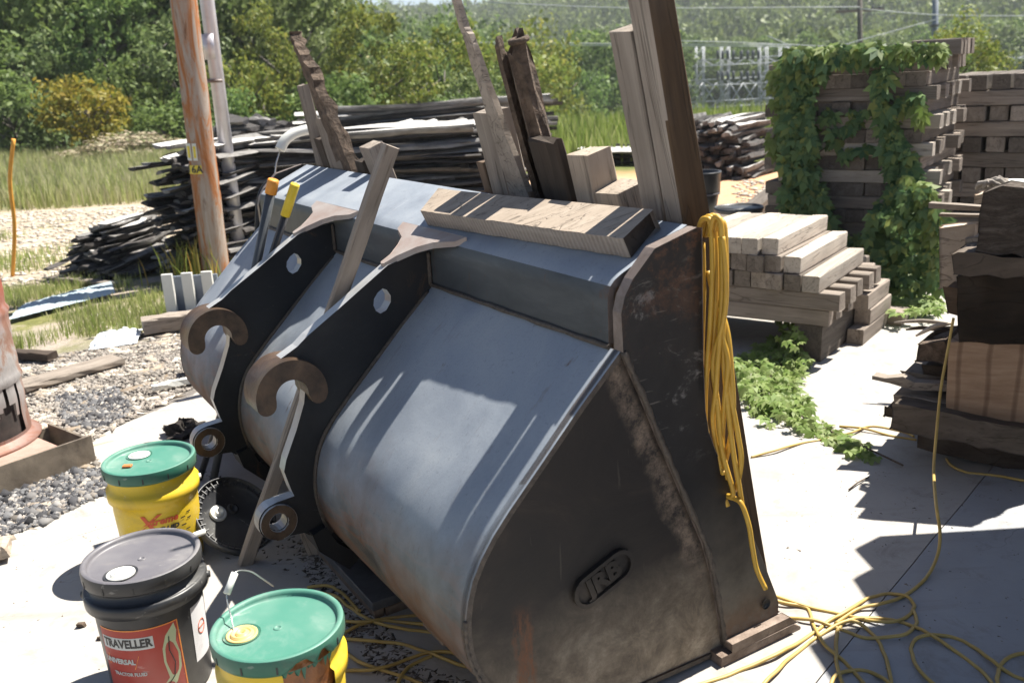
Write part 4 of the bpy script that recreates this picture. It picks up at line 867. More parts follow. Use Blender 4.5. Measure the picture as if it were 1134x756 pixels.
slab_pile((-.80, 12.7, 0), Vector((.25, .968, 0)), Vector((-.968, .25, 0)), 1.8, 1.5, .90, 'dark-ended slab in the middle pile beyond the bucket', 'slabs in the middle pile beyond the bucket', 55, slump=.35, wr=(.07, .13), tr=(.025, .05), gap=.042, spread=.2)
slab_pile((-2.9, 14.9, 0), Vector((.995, .08, 0)), Vector((-.08, .995, 0)), 3.4, 1.8, 1.15, 'bleached slab in the farthest pile under the trees', 'slabs in the farthest pile', 24, slump=.2, wr=(.10, .20), tr=(.03, .06), gap=.05, spread=.35)
slab_pile((-3.75, 12.9, 0), BW, -BU*-1, 1.6, 1.5, 1.15, 'black slab in the heap left of the pointed plank', 'black slabs left of the pointed plank', 20, slump=.45, wr=(.14, .24), tr=(.06, .10), gap=.08, topm=W_sle)
slab_pile((3.25, 12.3, 0), SB, -SA, 1.2, 1.6, .80, 'dark firewood piece in the heap beyond the yard at right', 'firewood beyond the yard', 16, slump=.25, wr=(.09, .15), tr=(.045, .075), gap=.065, spread=.1)
slab_pile((4.75, 12.9, 0), SB, -SA, 1.2, 1.3, .86, 'dark firewood piece in the second heap behind the creeper', 'firewood behind the creeper', 12, slump=.35, wr=(.09, .15), tr=(.045, .075), gap=.065, spread=.1)
slab_pile((1.2, 15.5, 0), SA, SB, 2.2, .9, .30, 'pale slab lying low beyond the short posts', 'low slabs beyond the short posts', 9, fill=False, wr=(.14, .22), gap=.07, flip=.1)
# ------------------------------------------------------------------ poles
def pole(px_t, px_b, Y, r0, r1, zt, mat, name, label, cat):
    b = gnd(*px_b); Y = b.y; t = plane(px_t[0], px_t[1], b, Vector((0, 1, 0))); d = (t-b).normalized(); top = b+d*(zt/d.z); return thing(name, b, label, cat), b-ZZ*.1, top
def polemat():
    m = MT('peeling pole wood', .85, 0, .15); v = m.map((3, 3, .45)); n = m.noise(3.2, v, 9, .75, .9); f = m.noise(16, m.map((2, 2, .3)), 4)
    c = m.ramp(n, [(.36, (.30, .10, .03)), (.46, (.36, .16, .07)), (.52, (.33, .26, .21)), (.66, (.42, .37, .33))]); c = m.mix(m.thr(f, .58, .75), c, (.14, .07, .04, 1)); m.color(c); m.bump(n, .6, .01); return m.m
rp, b_, t_ = pole((203, 0), (240, 310), 0, .1, .1, 5.0, None, 'utility_pole', 'peeling orange-brown wooden pole with a small yellow tag', 'pole')
n_ = 26; pts = [b_.lerp(t_, i/n_) for i in range(n_+1)]
part('pole_shaft', MB().tube(pts, [.115-.0018*i*.6+.002*math.sin(i*1.7) for i in range(n_+1)], 20), polemat(), rp)
P_tagy = simple('yellow tag plate', (.65, .50, .03), (.75, .60, .06), 20, .5)
def on_pole(px, rad=.112):
    q = plane(px[0], px[1], b_, Vector((0, 1, 0))); return q
pd = (t_-b_).normalized(); toc = (EYEP-on_pole((223, 187))); toc = (toc-pd*toc.dot(pd)).normalized(); lat = pd.cross(toc)*-1
lat = toc.cross(pd)*-1
def pole_panel(x0, y0, x1, y1, mat, name, d=.004, parent=None):
    cc = on_pole(((x0+x1)/2, (y0+y1)/2)); h = abs(on_pole((x0, y0)).z-on_pole((x0, y1)).z); tt = (cc-b_).dot(pd); ax_c = b_+pd*tt; R = .112
    cxm = on_pole(((x0+x1)/2, (y0+y1)/2)); off = (cxm-ax_c).dot(lat); wdd = (on_pole((x1, y0))-on_pole((x0, y0))).length; mb = MB(); vs = []
    for k in range(7):
        o_ = max(-.99*R, min(.99*R, off-wdd/2+wdd*k/6)); q = math.asin(o_/R)
        for zz_ in (-h/2, h/2): vs.append(ax_c+pd*zz_+(lat*math.sin(q)+toc*math.cos(q))*(R+d))
    mb.add(vs, [(2*k, 2*k+2, 2*k+3, 2*k+1) for k in range(6)]); return part(name, mb, mat, parent or rp), ax_c, off
tg, axc, off = pole_panel(209, 182, 223, 191.5, P_tagy, 'tag_plate')
v, f = text_geo('16A', .082, .002); mb = MB()
for p in [0]:
    vv = []
    for q_ in v:
        o_ = off-q_.x*.85*(1 if lat.dot(cR) < 0 else -1); q = math.asin(max(-.98, min(.98, o_/.112))); vv.append(axc+pd*q_.y+(lat*math.sin(q)+toc*math.cos(q))*.119)
    mb.add(vv, f)
part('tag_lettering', mb, P_ink, tg)
for x in (207.5, 213.5):
    s_, _, _ = pole_panel(x, 158, x+4.5, 177, P_wht, 'marker_strip'); pole_panel(x+1, 161, x+3.5, 174, P_tagy, 'marker_inset', .006, s_)
cp, b2, t2 = pole((229, 0), (268, 300), 0, .1, .1, 5.0, None, 'steel_conduit', 'straight galvanised steel conduit standing beside the wooden pole', 'conduit')
M_gal = simple('galvanised conduit', (.46, .46, .50), (.60, .60, .64), 8, .4, .4, .1)
part('pipe', MB().tube([b2, b2.lerp(t2, .5), t2], .058, 20), M_gal, cp)
jn = plane(234, 52, b2, (0, 1, 0)); dd = (t2-b2).normalized(); part('coupling', MB().tube([jn-dd*.10, jn+dd*.10], .066, 20), M_gal, cp)
jn = plane(239, 90, b2, (0, 1, 0)); part('strap', MB().tube([jn-dd*.012, jn+dd*.012], .070, 20), M_edge, cp); part('strap_bracket', MB().box(jn+Vector((-.13, 0, .01)), (.16, .02, .025)), M_edge, cp)
bb = gnd(14, 306); pts = spline([bb, atY(16, 250, bb.y), atY(11, 200, bb.y), atY(15, 154, bb.y)], 6)
single('marker_stake', MB().tube(pts, .018, 10), simple('orange fibreglass stake', (.62, .27, .03), (.75, .36, .05), 12, .5), bb, 'thin orange stake standing in the sand at the far left', 'stake')
# ------------------------------------------------------------------ barrel and beam at far left
bc = Vector((-2.50, 3.98, .10)); br = thing('burn_barrel', bc, 'rusty scorched steel barrel at the left edge with its base burnt through', 'barrel')
def barrelmat():
    m = MT('rusted barrel steel', .6, .25); v = m.map((1, 1, .6)); n = m.noise(4, v, 9, .75, .8); z = m.sep()[2]
    c = m.ramp(n, [(.34, (.20, .075, .04)), (.43, (.27, .17, .13)), (.50, (.33, .31, .30)), (.7, (.19, .18, .18))]); c = m.mix(m.thr(m.math('ADD', z, m.math('MULTIPLY', n, .3)), .62, .85), c, (.30, .07, .035, 1))
    c = m.mix(m.math('MULTIPLY', m.thr(m.math('ADD', z, m.math('MULTIPLY', n, .25)), .36, .12), .85), c, (.20, .09, .06, 1)); m.color(c); m.bump(n, .4, .01); return m.m
bmat = barrelmat()
prof = [(.285, 0), (.29, .01)]
for zz_ in [i*.02 for i in range(1, 44)]:
    r = .285
    for zr in (.285, .575): r += .014*math.exp(-((zz_-zr)/.014)**2)
    prof.append((r+.002*math.sin(zz_*40), zz_))
prof += [(.295, .885), (.288, .892), (.276, .885), (.275, .80)]
def bskip(p, q_, q):
    dq = (q-math.radians(-28)+math.pi) % (2*math.pi)-math.pi; z = (p[1]+q_[1])/2; return z < .19+.05*math.sin(q*19)+.03*math.sin(q*43) and abs(dq) < .55 and z > .03
part('barrel_wall', MB().lathe(prof, bc, n=90, skip=bskip), bmat, br); part('barrel_liner', MB().lathe([(.27, .02), (.27, .6)], bc, n=40), simple('sooty barrel inside', (.01, .009, .008), (.05, .035, .03), 12, .9), br)
part('base_flange', MB().lathe([(.28, .03), (.30, .012), (.325, .0), (.325, -.012), (0, -.012)], bc, n=60), bmat, br)
M_tro = simple('rusty pink steel face', (.30, .17, .13), (.44, .30, .25), 7, .7, .1, .3); M_trd = simple('oily brown steel side', (.06, .045, .035), (.30, .25, .19), 5, .6, .1, .3)
ga = gnd(107, 512); gb = gnd(104, 481, .13); fa_ = gnd(-30, 562); X_ = (fa_-ga).normalized(); X_.z = 0; X_.normalize(); Y_ = Vector((X_.y, -X_.x, 0)); Y_ = Y_ if Y_.y > 0 else -Y_
tro = thing('steel_trough', ga, 'low box-shaped steel trough under the rusty barrel', 'steel trough')
part('front_wall', MB().box(ga+X_*.55+ZZ*.065+Y_*.006, (1.1, .012, .13), (X_, Y_, ZZ)), M_trd, tro); part('top_plate', MB().box(ga+X_*.60+ZZ*.085+Y_*.20, (1.0, .38, .010), (X_, Y_, ZZ)), M_tro, tro)
part('end_wall', MB().box(ga+X_*.004+ZZ*.055+Y_*.2, (.012, .39, .11), (X_, Y_, ZZ)), M_trd, tro); part('back_wall', MB().box(ga+X_*.55+ZZ*.045+Y_*.40, (1.1, .012, .09), (X_, Y_, ZZ)), M_trd, tro)
# ------------------------------------------------------------------ things scattered on the left ground
def plankpx(p0, p1, wd_, th, mat, label, name='loose_plank', z=.02, cat='plank', grp=None):
    a, b = gnd(*p0), gnd(*p1); L = (b-a).length; me = beam_mesh(name, L, wd_, th, mat, 8, .004, .006); o = link(name, me, (a+b)/2+ZZ*(z+th/2), (rnd.uniform(-.05, .05), 0, math.atan2(b.y-a.y, b.x-a.x))); return tag(o, label, cat, grp)
plankpx((22, 436), (131, 404), .16, .035, T_['grey'], 'long grey plank lying on the dark gravel right of the barrel')
plankpx((160, 372), (240, 360), .14, .10, T_['grey'], 'grey concrete-like kerb timber at the edge of the grass', cat='kerb timber')
plankpx((170, 437), (224, 425), .035, .035, P_wht, 'pale pipe lying on the gravel near the bucket', cat='pipe')
plankpx((206, 416), (216, 414), .09, .10, T_['brown'], 'small brown block beside the far end of the bucket', cat='block')
plankpx((-30, 626), (12, 617), .10, .045, T_['pale'], 'end of a pale squared board at the left frame edge', cat='board')
plankpx((95, 296), (150, 290), .12, .03, T_['bleach'], 'bleached slab lying at the foot of the slab heap', 'loose_slab', cat='slab')
plankpx((60, 312), (118, 318), .09, .03, T_['grey'], 'thin grey slab in the grass before the slab heap', 'loose_slab', cat='slab')
plankpx((12, 399), (60, 402), .08, .05, T_['dark'], 'dark plank stub between the barrel and the grass')
# white slatted rack
rb = gnd(188, 356); rk = thing('slatted_rack', rb, 'small white slatted rack standing on the kerb timber left of the bucket', 'rack')
for i in range(3):
    x = .03+i*.135; part('slat', MB().box(rb+Vector((x, .0+.01*i, .17)), (.075, .03, .34)), P_wht, rk, bevel=.004)
part('back_panel', MB().box(rb+Vector((.17, .06, .16)), (.38, .02, .30)), simple('blue-grey panel', (.16, .19, .24), (.22, .25, .30), 8, .6), rk)
part('bottom_rail', MB().box(rb+Vector((.20, -.03, .035)), (.36, .05, .07)), T_['grey'], rk, bevel=.004)
# crumpled sheets
from mathutils import noise as mnoise
def crumple(name, px, mat, label, cat, amp, nx=44, ny=18, base=.015, seed=1):
    """px: quad corners near-left, near-right, far-right, far-left"""
    Q = [gnd(*p) for p in px]; V = []; F = []; rs = np.random.default_rng(seed); ph = rs.uniform(0, 6, 12)
    for j in range(ny+1):
        for i in range(nx+1):
            s, t = i/nx, j/ny; p = Q[0].lerp(Q[1], s).lerp(Q[3].lerp(Q[2], s), t); e = math.sin(math.pi*t)*(.35+.65*math.sin(math.pi*s))
            h = base+amp*e*(.45+1.0*abs(mnoise.noise((p.x*7+seed, p.y*7, 0)))+.9*abs(mnoise.noise((p.x*19, p.y*19+seed, 3)))+.35*mnoise.noise((p.x*45, p.y*45, seed))); V.append(p+Vector((rs.uniform(-.006, .006), rs.uniform(-.006, .006), max(.004, h))))
    for j in range(ny):
        for i in range(nx): a = j*(nx+1)+i; F.append((a, a+1, a+nx+2, a+nx+1))
    return single(name, MB().add(V, F, 0, True), mat, Q[0], label, cat)
crumple('plastic_sheet', [(98, 390), (152, 382), (160, 366), (112, 370)], plastic('crumpled white plastic', (.66, .70, .74, 1), .3), 'crumpled white plastic sheet at the edge of the grass', 'plastic sheet', .05, seed=3)
crumple('blue_tarp', [(10, 360), (128, 330), (124, 316), (30, 341)], plastic('pale blue tarp', (.36, .44, .47, 1), .5), 'strip of pale blue-grey tarp lying along the grass', 'tarp', .035, 60, 14, base=.04, seed=5)
# dark rag lump
rc = gnd(205, 482); mb = MB(); vs = []; fs_ = []
for j in range(9):
    for k in range(18):
        th_ = math.pi*(j/8)*.52; q = 2*math.pi*k/18; r = .075*(1+.28*math.sin(3*q+j)+.15*math.sin(7*q-j*2)+rnd.uniform(-.08, .08))
        vs.append(rc+Vector((r*math.sin(th_)*math.cos(q)*1.25, r*math.sin(th_)*math.sin(q), r*math.cos(th_)*.85)))
for j in range(8):
    for k in range(18): fs_.append((j*18+k, j*18+(k+1) % 18, (j+1)*18+(k+1) % 18, (j+1)*18+k))
mb.add(vs, fs_); single('rag_lump', mb, simple('charred rag', (.010, .009, .008), (.05, .04, .035), 30, .95, 0, 1.0), rc, 'dark wadded rag on the concrete behind the yellow pail', 'rag')
# white hose arc behind the boards
hb_ = [plane(x, y, B(-.5, 3.3, 1), BW) for x, y in ((310, 166), (316, 155), (328, 147), (345, 143), (362, 142))]
hs = thing('white_hose', hb_[0], 'white curved hose arching behind the leaning boards', 'hose'); part('hose_arc', MB().tube(spline(hb_, 6), .028, 10), P_wht, hs)
part('dangling_wire', MB().tube([plane(x, y, B(-.5, 3.3, 1), BW) for x, y in ((310, 166), (306, 180), (304, 196), (304, 215))], .004, 5), M_wire, hs)
# ------------------------------------------------------------------ ground and slabs
def sstep(a, b, x): t = min(1, max(0, (x-a)/(b-a))); return t*t*(3-2*t)
def terr(x, y):
    drop = -7.5*sstep(20, 62, y+max(-24, min(0, x))*.35)
    hill = (20+40*sstep(-10, 160, x)+10*math.sin(x*.013+1))*sstep(130, 470, y)
    left = 6*sstep(-2, -60, x)*sstep(30, 90, y)
    return (drop if y > 18 else 0)+hill+left+(.25*math.sin(x*.21)*math.sin(y*.17) if y > 30 else 0)
xs = [math.sinh(t)*14 for t in np.linspace(-4.4, 4.4, 111)]; ys = [-25+i*5 for i in range(7)]+[8+ (math.exp(t)-1)*9 for t in np.linspace(.05, 4.7, 95)]
V = [(x, y, terr(x, y)) for y in ys for x in xs]; nx = len(xs); Fq = np.array([(j*nx+i, j*nx+i+1, j*nx+nx+i+1, j*nx+nx+i) for j in range(len(ys)-1) for i in range(nx-1)])
def groundmat():
    m = MT('yard ground', .95, 0, .1); s = m.sep(); n = m.noise(1.3, None, 8, .7, .3); f = m.noise(38, None, 6, .8); g = m.noise(9, None, 6, .75)
    wob = m.math('MULTIPLY', m.math('SUBTRACT', m.noise(.9, None, 5), .5), 2.2); y = m.math('ADD', s[1], wob); x = m.math('ADD', s[0], wob)
    gravel = m.ramp(f, [(.3, (.10, .09, .085)), (.5, (.26, .23, .20)), (.72, (.42, .38, .34))])
    coal = m.math('MULTIPLY', m.math('MULTIPLY', m.thr(x, -1.4, -2.0), m.thr(y, 5.6, 5.0)), m.thr(n, .38, .56)); gravel = m.mix(m.math('MULTIPLY', coal, .8), gravel, m.ramp(f, [(.35, (.02, .02, .022)), (.75, (.13, .13, .13))]))
    sand = m.ramp(g, [(.3, (.34, .27, .20)), (.7, (.50, .42, .33))]); grs = m.ramp(g, [(.3, (.10, .105, .04)), (.55, (.17, .17, .06)), (.75, (.30, .25, .15))])
    orange = m.ramp(g, [(.3, (.48, .27, .15)), (.7, (.60, .38, .24))]); field = m.ramp(n, [(.3, (.07, .10, .03)), (.6, (.14, .15, .05)), (.8, (.24, .2, .10))])
    grs = m.mix(m.thr(m.noise(1.7, None, 6, .7), .44, .56), grs, m.mix(.5, sand, gravel)); c = m.mix(m.thr(y, 5.6, 6.3), gravel, grs); c = m.mix(m.thr(y, 8.2, 9.0), c, sand)
    tuft = m.math('MULTIPLY', m.thr(m.noise(.7, None, 5), .52, .62), m.thr(y, 8, 9)); c = m.mix(m.math('MULTIPLY', tuft, .7), c, grs)
    c = m.mix(m.thr(x, -.5, .6), c, orange); c = m.mix(m.thr(y, 13.4, 14.6), c, field); c = m.mix(m.thr(s[1], 40, 90), c, (.05, .075, .025, 1)); m.color(c); m.bump(m.math('ADD', f, g), .5, .02); return m.m
go = link('ground', np_mesh('ground', np.array(V), Fq, groundmat())); tag(go, 'open dirt yard ground running back to the wooded hill', kind='structure')
def concmat(name, a, b, st, sc=1.0):
    m = MT(name, .8, 0, .3); n = m.noise(1.1*sc, None, 8, .7, .5); f = m.noise(70, None, 6, .8); g = m.noise(6, None, 7, .75, .5)
    c = m.ramp(n, [(.3, a), (.7, b)]); c = m.mix(m.thr(g, .54, .72), c, m.mix(.75, c, st)); c = m.mix(m.math('MULTIPLY', m.thr(f, .66, .74), .35), c, (.12, .11, .10, 1))
    v = m.n.new('ShaderNodeTexVoronoi'); v.inputs['Scale'].default_value = 2.3; v.feature = 'DISTANCE_TO_EDGE'; w_ = m.noise(2.5, None, 4); 
    ad = m.n.new('ShaderNodeVectorMath'); ad.operation = 'ADD'; m.L(m.tc, ad.inputs[0]); cb = m.n.new('ShaderNodeCombineXYZ'); m.L(w_, cb.inputs[0]); m.L(w_, cb.inputs[1]); m.L(cb.outputs[0], ad.inputs[1]); m.L(ad.outputs[0], v.inputs['Vector'])
    k = m.math('MULTIPLY', m.thr(v.outputs['Distance'], .006, .0), m.thr(m.noise(.8, None, 2), .55, .65)); c = m.mix(m.math('MULTIPLY', k, .8), c, (.10, .085, .07, 1)); o_ = m.noise(2.1, None, 5, .6, .8); c = m.mix(m.math('MULTIPLY', m.thr(o_, .63, .70), .45), c, (.12, .105, .09, 1)); tr_ = m.noise(3.5, m.map((.25, 2.2, 1), (0, 0, .6)), 6, .7, .2); c = m.mix(m.math('MULTIPLY', m.thr(tr_, .56, .72), .35), c, (.19, .165, .14, 1)); m.color(c); m.bump(m.math('ADD', f, g), .18, .006); return m.m
C1m = concmat('sunlit pale concrete', (.32, .298, .27), (.40, .378, .35), (.22, .20, .175)); C2m = concmat('smooth grey concrete', (.27, .272, .28), (.34, .348, .36), (.19, .175, .155), 1.6)
edge = [gnd(x, y) for x, y in ((-60, 606), (0, 597), (30, 588), (50, 580), (80, 563), (117, 546), (108, 512), (98, 492), (120, 478), (165, 458), (214, 438))]
j0, j1, j2 = gnd(900, 762), gnd(1049, 580), gnd(1099, 516); jd = (j2-j0).normalized(); jn_ = Vector((jd.y, -jd.x, 0))
JA = j0-jd*6; JB = j2+jd*3.0
def flat(name, pts, mat, z, label):
    P = [(p.x, p.y) for p in pts]; tri = tessellate_polygon([[Vector((a, b, 0)) for a, b in P]]); mb = MB(); mb.add([(a, b, z) for a, b in P], [tuple(t) for t in tri]); mb.add([(a, b, z) for a, b in P]+[(a, b, z-.10) for a, b in P], [(i, (i+1) % len(P), len(P)+(i+1) % len(P), len(P)+i) for i in range(len(P))]); o = link(name, mb.mesh(name, mat)); 
    for p in o.data.polygons: 
        if p.normal.z < -.9: p.flip()
    return tag(o, label, kind='structure')
wig = []
for i in range(len(edge)-1):
    a, b = edge[i], edge[i+1]; k = max(1, int((b-a).length/.06)); wig += [a.lerp(b, j/k)+Vector((rnd.uniform(-.008, .008), rnd.uniform(-.012, .012), 0)) for j in range(k)]
jl = [JA.lerp(JB, i/60)+jn_*rnd.uniform(-.004, .004) for i in range(61)]
left = [Vector((-9, 2.4, 0))]+wig+[edge[-1], Vector((-1.5, 7.2, 0)), Vector((.2, 7.9, 0)), Vector((6.5, 8.3, 0)), Vector((8, 6, 0))]+[JB-jn_*0]+[p-jn_*.0012 for p in reversed(jl)]+[Vector((-9, -5, 0))]
flat('concrete_slab', left, C1m, .004, 'sun-bleached concrete slab under the bucket')
flat('concrete_pavement', [p+jn_*.0022 for p in jl]+[Vector((9, 6, 0)), Vector((9, -6, 0))], C2m, .004, 'smoother greyer slab beyond the joint at the lower right')

flat('slab_joint', [p-jn_*.02 for p in jl]+[p+jn_*.02 for p in reversed(jl)], M_bark, .0, 'dark dirt-filled joint between the two slabs')
# ------------------------------------------------------------------ loose stones and chips
def in_poly(P, poly):
    x, y = P; c = False; j = len(poly)-1
    for i in range(len(poly)):
        if (poly[i][1] > y) != (poly[j][1] > y) and x < (poly[j][0]-poly[i][0])*(y-poly[i][1])/(poly[j][1]-poly[i][1]+1e-12)+poly[i][0]: c = not c
        j = i
    return c
def sample(poly, n):
    """poly of pixel corners projected to the ground, then sampled evenly on the ground"""
    G_ = [(p.x, p.y) for p in (gnd(*q) for q in poly)]; x0, x1 = min(p[0] for p in G_), max(p[0] for p in G_); y0, y1 = min(p[1] for p in G_), max(p[1] for p in G_); out = []
    while len(out) < n:
        p = (rnd.uniform(x0, x1), rnd.uniform(y0, y1))
        if in_poly(p, G_): out.append(p)
    return out
def stones(name, pts, r0, r1, cols, label, elong=1.0, flatz=.6, z0=0):
    n = len(pts); base = np.array([(1, 0, 0), (-.5, .86, 0), (-.5, -.86, 0), (.1, .1, 1), (0, 0, -.3)]); tri = np.array([(0, 1, 3), (1, 2, 3), (2, 0, 3), (0, 2, 4), (2, 1, 4), (1, 0, 4)])
    r = NR.uniform(r0, r1, n)*np.where(NR.random(n) < .06, 1.8, 1); a = NR.uniform(0, 6.28, n); P = np.array(pts); V = base[None]*(1+NR.uniform(-.3, .3, (n, 5, 3))); V[:, :, 0] *= elong; V[:, :, 2] *= flatz
    V *= r[:, None, None]; c, s = np.cos(a)[:, None], np.sin(a)[:, None]; X = V[:, :, 0]*c-V[:, :, 1]*s+P[:, 0:1]; Y = V[:, :, 0]*s+V[:, :, 1]*c+P[:, 1:2]; Zz = V[:, :, 2]+.004+z0; VV = np.stack([X, Y, Zz], 2).reshape(-1, 3)
    F_ = (tri[None]+(np.arange(n)*5)[:, None, None]).reshape(-1, 3); m = MT(name, .9, 0, .15); m.color(m.ramp(m.island(), [(i/(len(cols)-1), k) for i, k in enumerate(cols)])); return tag(link(name, np_mesh(name, VV, F_, m.m)), label, kind='stuff')
L_reg = [(-60, 420), (20, 400), (120, 385), (205, 372), (225, 425), (120, 477), (98, 492), (108, 512), (117, 546), (50, 580), (0, 597), (-60, 606)]
stones('gravel', sample(L_reg, 12000), .006, .020, [(.10, .09, .08), (.24, .215, .19), (.15, .135, .12), (.36, .33, .295), (.19, .17, .15), (.30, .27, .24), (.27, .23, .2)], 'mixed gravel on the ground left of the slab')
stones('coal_grit', sample([(-60, 520), (20, 512), (60, 520), (117, 520), (117, 546), (50, 580), (0, 597), (-60, 606)], 4500)+sample([(60, 440), (130, 430), (150, 455), (110, 478), (70, 470)], 1800), .008, .024, [(.02, .02, .022), (.07, .07, .075), (.16, .16, .165), (.035, .035, .04), (.3, .29, .28)], 'dark coal-like grit along the slab edge')
stones('wood_chips', sample(L_reg, 420)+sample([(100, 350), (240, 330), (240, 380), (100, 395)], 160), .015, .05, [(.18, .14, .10), (.45, .38, .30), (.62, .56, .48), (.3, .24, .18)], 'scattered wood chips and splinters', 3.0, .15)
stones('wood_chips', sample([(325, 600), (375, 600), (372, 645), (395, 660), (470, 740), (520, 756), (430, 765), (340, 640)], 800)+sample([(200, 505), (330, 560), (330, 640), (250, 620)], 200), .0025, .0085, [(.05, .042, .035), (.09, .075, .06), (.16, .14, .12), (.35, .33, .31)], 'dark chips and bark crumbs under the heel of the bucket', 2.2, .3)
stones('wood_chips', sample([(940, 560), (1134, 530), (1134, 756), (900, 756)], 110)+sample([(860, 470), (1000, 500), (960, 620), (860, 640)], 70)+sample([(0, 610), (110, 560), (110, 756), (0, 756)], 30), .0012, .0035, [(.05, .04, .03), (.14, .11, .08), (.25, .2, .15)], 'specks of bark on the concrete', 2.0, .3)
stones('pebbles', sample([(0, 235), (190, 228), (170, 300), (0, 320)], 1500)+sample([(810, 200), (868, 200), (868, 240), (820, 240)], 250), .012, .045, [(.3, .25, .2), (.6, .54, .46), (.45, .38, .3)], 'pale pebbles on the sandy track', 1.3, .4)
for (x, y, lab) in ((90, 695, 'small black chip on the concrete left of the black pail'), (112, 709, 'larger black chip nearest the black pail')):
    p = gnd(x, y); single('bark_chip', MB().box(p+ZZ*.009, (.024, .014, .014), jit=.004), M_bark, p, lab, 'chip')
p = gnd(947, 536); single('twig', MB().tube([gnd(940, 542, .01), gnd(950, 534, .014), gnd(962, 528, .01)], .003, 5), M_bark, p, 'thin dry twig on the sunlit concrete beside the shadow', 'twig')

# ------------------------------------------------------------------ grass
def grass(name, pts, h0, h1, wd_, cols, label, lean=.35):
    n = len(pts); P = np.array(pts); a = NR.uniform(0, 6.28, n); h = NR.uniform(h0, h1, n); ln = NR.uniform(0, lean, n)*h; b = NR.uniform(0, 6.28, n); z = np.array([terr(x, y) for x, y in pts]) if n < 90000 else 0
    dx, dy = np.cos(a)*wd_, np.sin(a)*wd_; lx, ly = np.cos(b)*ln, np.sin(b)*ln; o = np.zeros((n, 5, 3))
    o[:, 0] = np.stack([P[:, 0]-dx, P[:, 1]-dy, z], 1); o[:, 1] = np.stack([P[:, 0]+dx, P[:, 1]+dy, z], 1)
    o[:, 2] = np.stack([P[:, 0]+dx*.8+lx*.35, P[:, 1]+dy*.8+ly*.35, z+h*.6], 1); o[:, 3] = np.stack([P[:, 0]-dx*.8+lx*.35, P[:, 1]-dy*.8+ly*.35, z+h*.6], 1); o[:, 4] = np.stack([P[:, 0]+lx, P[:, 1]+ly, z+h], 1)
    i = np.arange(n)*5; F_ = np.concatenate([np.stack([i, i+1, i+2], 1), np.stack([i, i+2, i+3], 1), np.stack([i+3, i+2, i+4], 1)]); return tag(link(name, np_mesh(name, o.reshape(-1, 3), F_, leaf_mat(name+' blades', cols, .4, .6))), label, kind='stuff')
GC = [(.26, .36, .09), (.38, .46, .15), (.52, .52, .26), (.20, .29, .07), (.60, .55, .36), (.34, .42, .12)]
def clumpy(pts, sc, th):
    return [p for p in pts if math.sin(p[0]*sc+1.3)*math.sin(p[1]*sc*1.3+.7)+math.sin(p[0]*sc*2.7)*math.sin(p[1]*sc*3.1)*.6+rnd.uniform(-.5, .5) > th]
g1 = sample([(-40, 330), (60, 318), (120, 305), (240, 300), (235, 330), (200, 352), (150, 368), (90, 395), (20, 405), (-40, 410)], 15000)
TARP = [(10, 364), (128, 334), (126, 312), (30, 336)]; TG = [(p.x, p.y) for p in (gnd(*q) for q in TARP)]; g1 = [p for p in g1 if not in_poly(p, TG)]
grass('roadside_grass', clumpy(g1, 2.3, .25), .03, .12, .0032, GC, 'sparse green grass along the near side of the sandy track')
grass('roadside_grass', clumpy(sample([(-30, 262), (60, 258), (150, 255), (170, 275), (100, 300), (-30, 325)], 5000), 1.9, .6), .04, .13, .005, GC, 'thin tufts of grass in the sand')
pts = [(rnd.uniform(-17, -2.6), rnd.uniform(13.6, 25)) for _ in range(46000)]
grass('tall_grass', pts, .10, .40, .010, [(.34, .42, .14), (.52, .52, .26), (.60, .56, .38), (.40, .46, .16), (.62, .54, .42), (.28, .38, .10)], 'tall seeding grass in front of the trees')
pts = [(rnd.uniform(-.5, 10), rnd.uniform(15, 34)) for _ in range(16000)]
grass('tall_grass', pts, .2, .7, .018, [(.18, .30, .06), (.30, .40, .10), (.42, .45, .2), (.22, .33, .07)], 'green weeds between the slab piles and the substation')
pole_w = gnd(222, 312); pts = [(pole_w.x+rnd.gauss(0, .16), pole_w.y+rnd.gauss(0, .12)) for _ in range(150)]
wd0 = grass('weed', pts, .12, .42, .007, [(.22, .30, .06), (.42, .42, .12), (.55, .32, .08)], None, .5); tag(wd0, 'spiky weed growing at the foot of the wooden pole', 'weed'); wd0['kind'] = 'thing'

# ------------------------------------------------------------------ leaves
def crown_np(R, ncl, nl, leaf, seed, clr=.34, flat_bottom=True):
    r = np.random.default_rng(seed); d = r.normal(size=(ncl, 3)); d /= np.linalg.norm(d, axis=1)[:, None]; rad = r.uniform(.35, 1, ncl)**.6; C = d*rad[:, None]*np.array(R)*(1-clr*.5)
    if flat_bottom: C[:, 2] = np.where(C[:, 2] < -.55*R[2], -.55*R[2]+.2*C[:, 2], C[:, 2])
    cs = np.array(R).mean()*clr*r.uniform(.6, 1.25, ncl); k = r.integers(0, ncl, nl); e = r.normal(size=(nl, 3)); e /= np.linalg.norm(e, axis=1)[:, None]; e[:, 2] = e[:, 2]*.75+.12
    P = C[k]+e*(cs[k]*r.uniform(.55, 1.1, nl))[:, None]; nrm = e+r.normal(size=(nl, 3))*.55; nrm /= np.linalg.norm(nrm, axis=1)[:, None]
    t = np.cross(nrm, r.normal(size=(nl, 3))); t /= np.linalg.norm(t, axis=1)[:, None]; b = np.cross(nrm, t); s = leaf*r.uniform(.6, 1.3, nl)[:, None]
    V = np.stack([P-t*s, P-b*s*.55+t*s*.1, P+t*s, P+b*s*.55+t*s*.1], 1).reshape(-1, 3); return V, np.arange(nl*4).reshape(-1, 4)
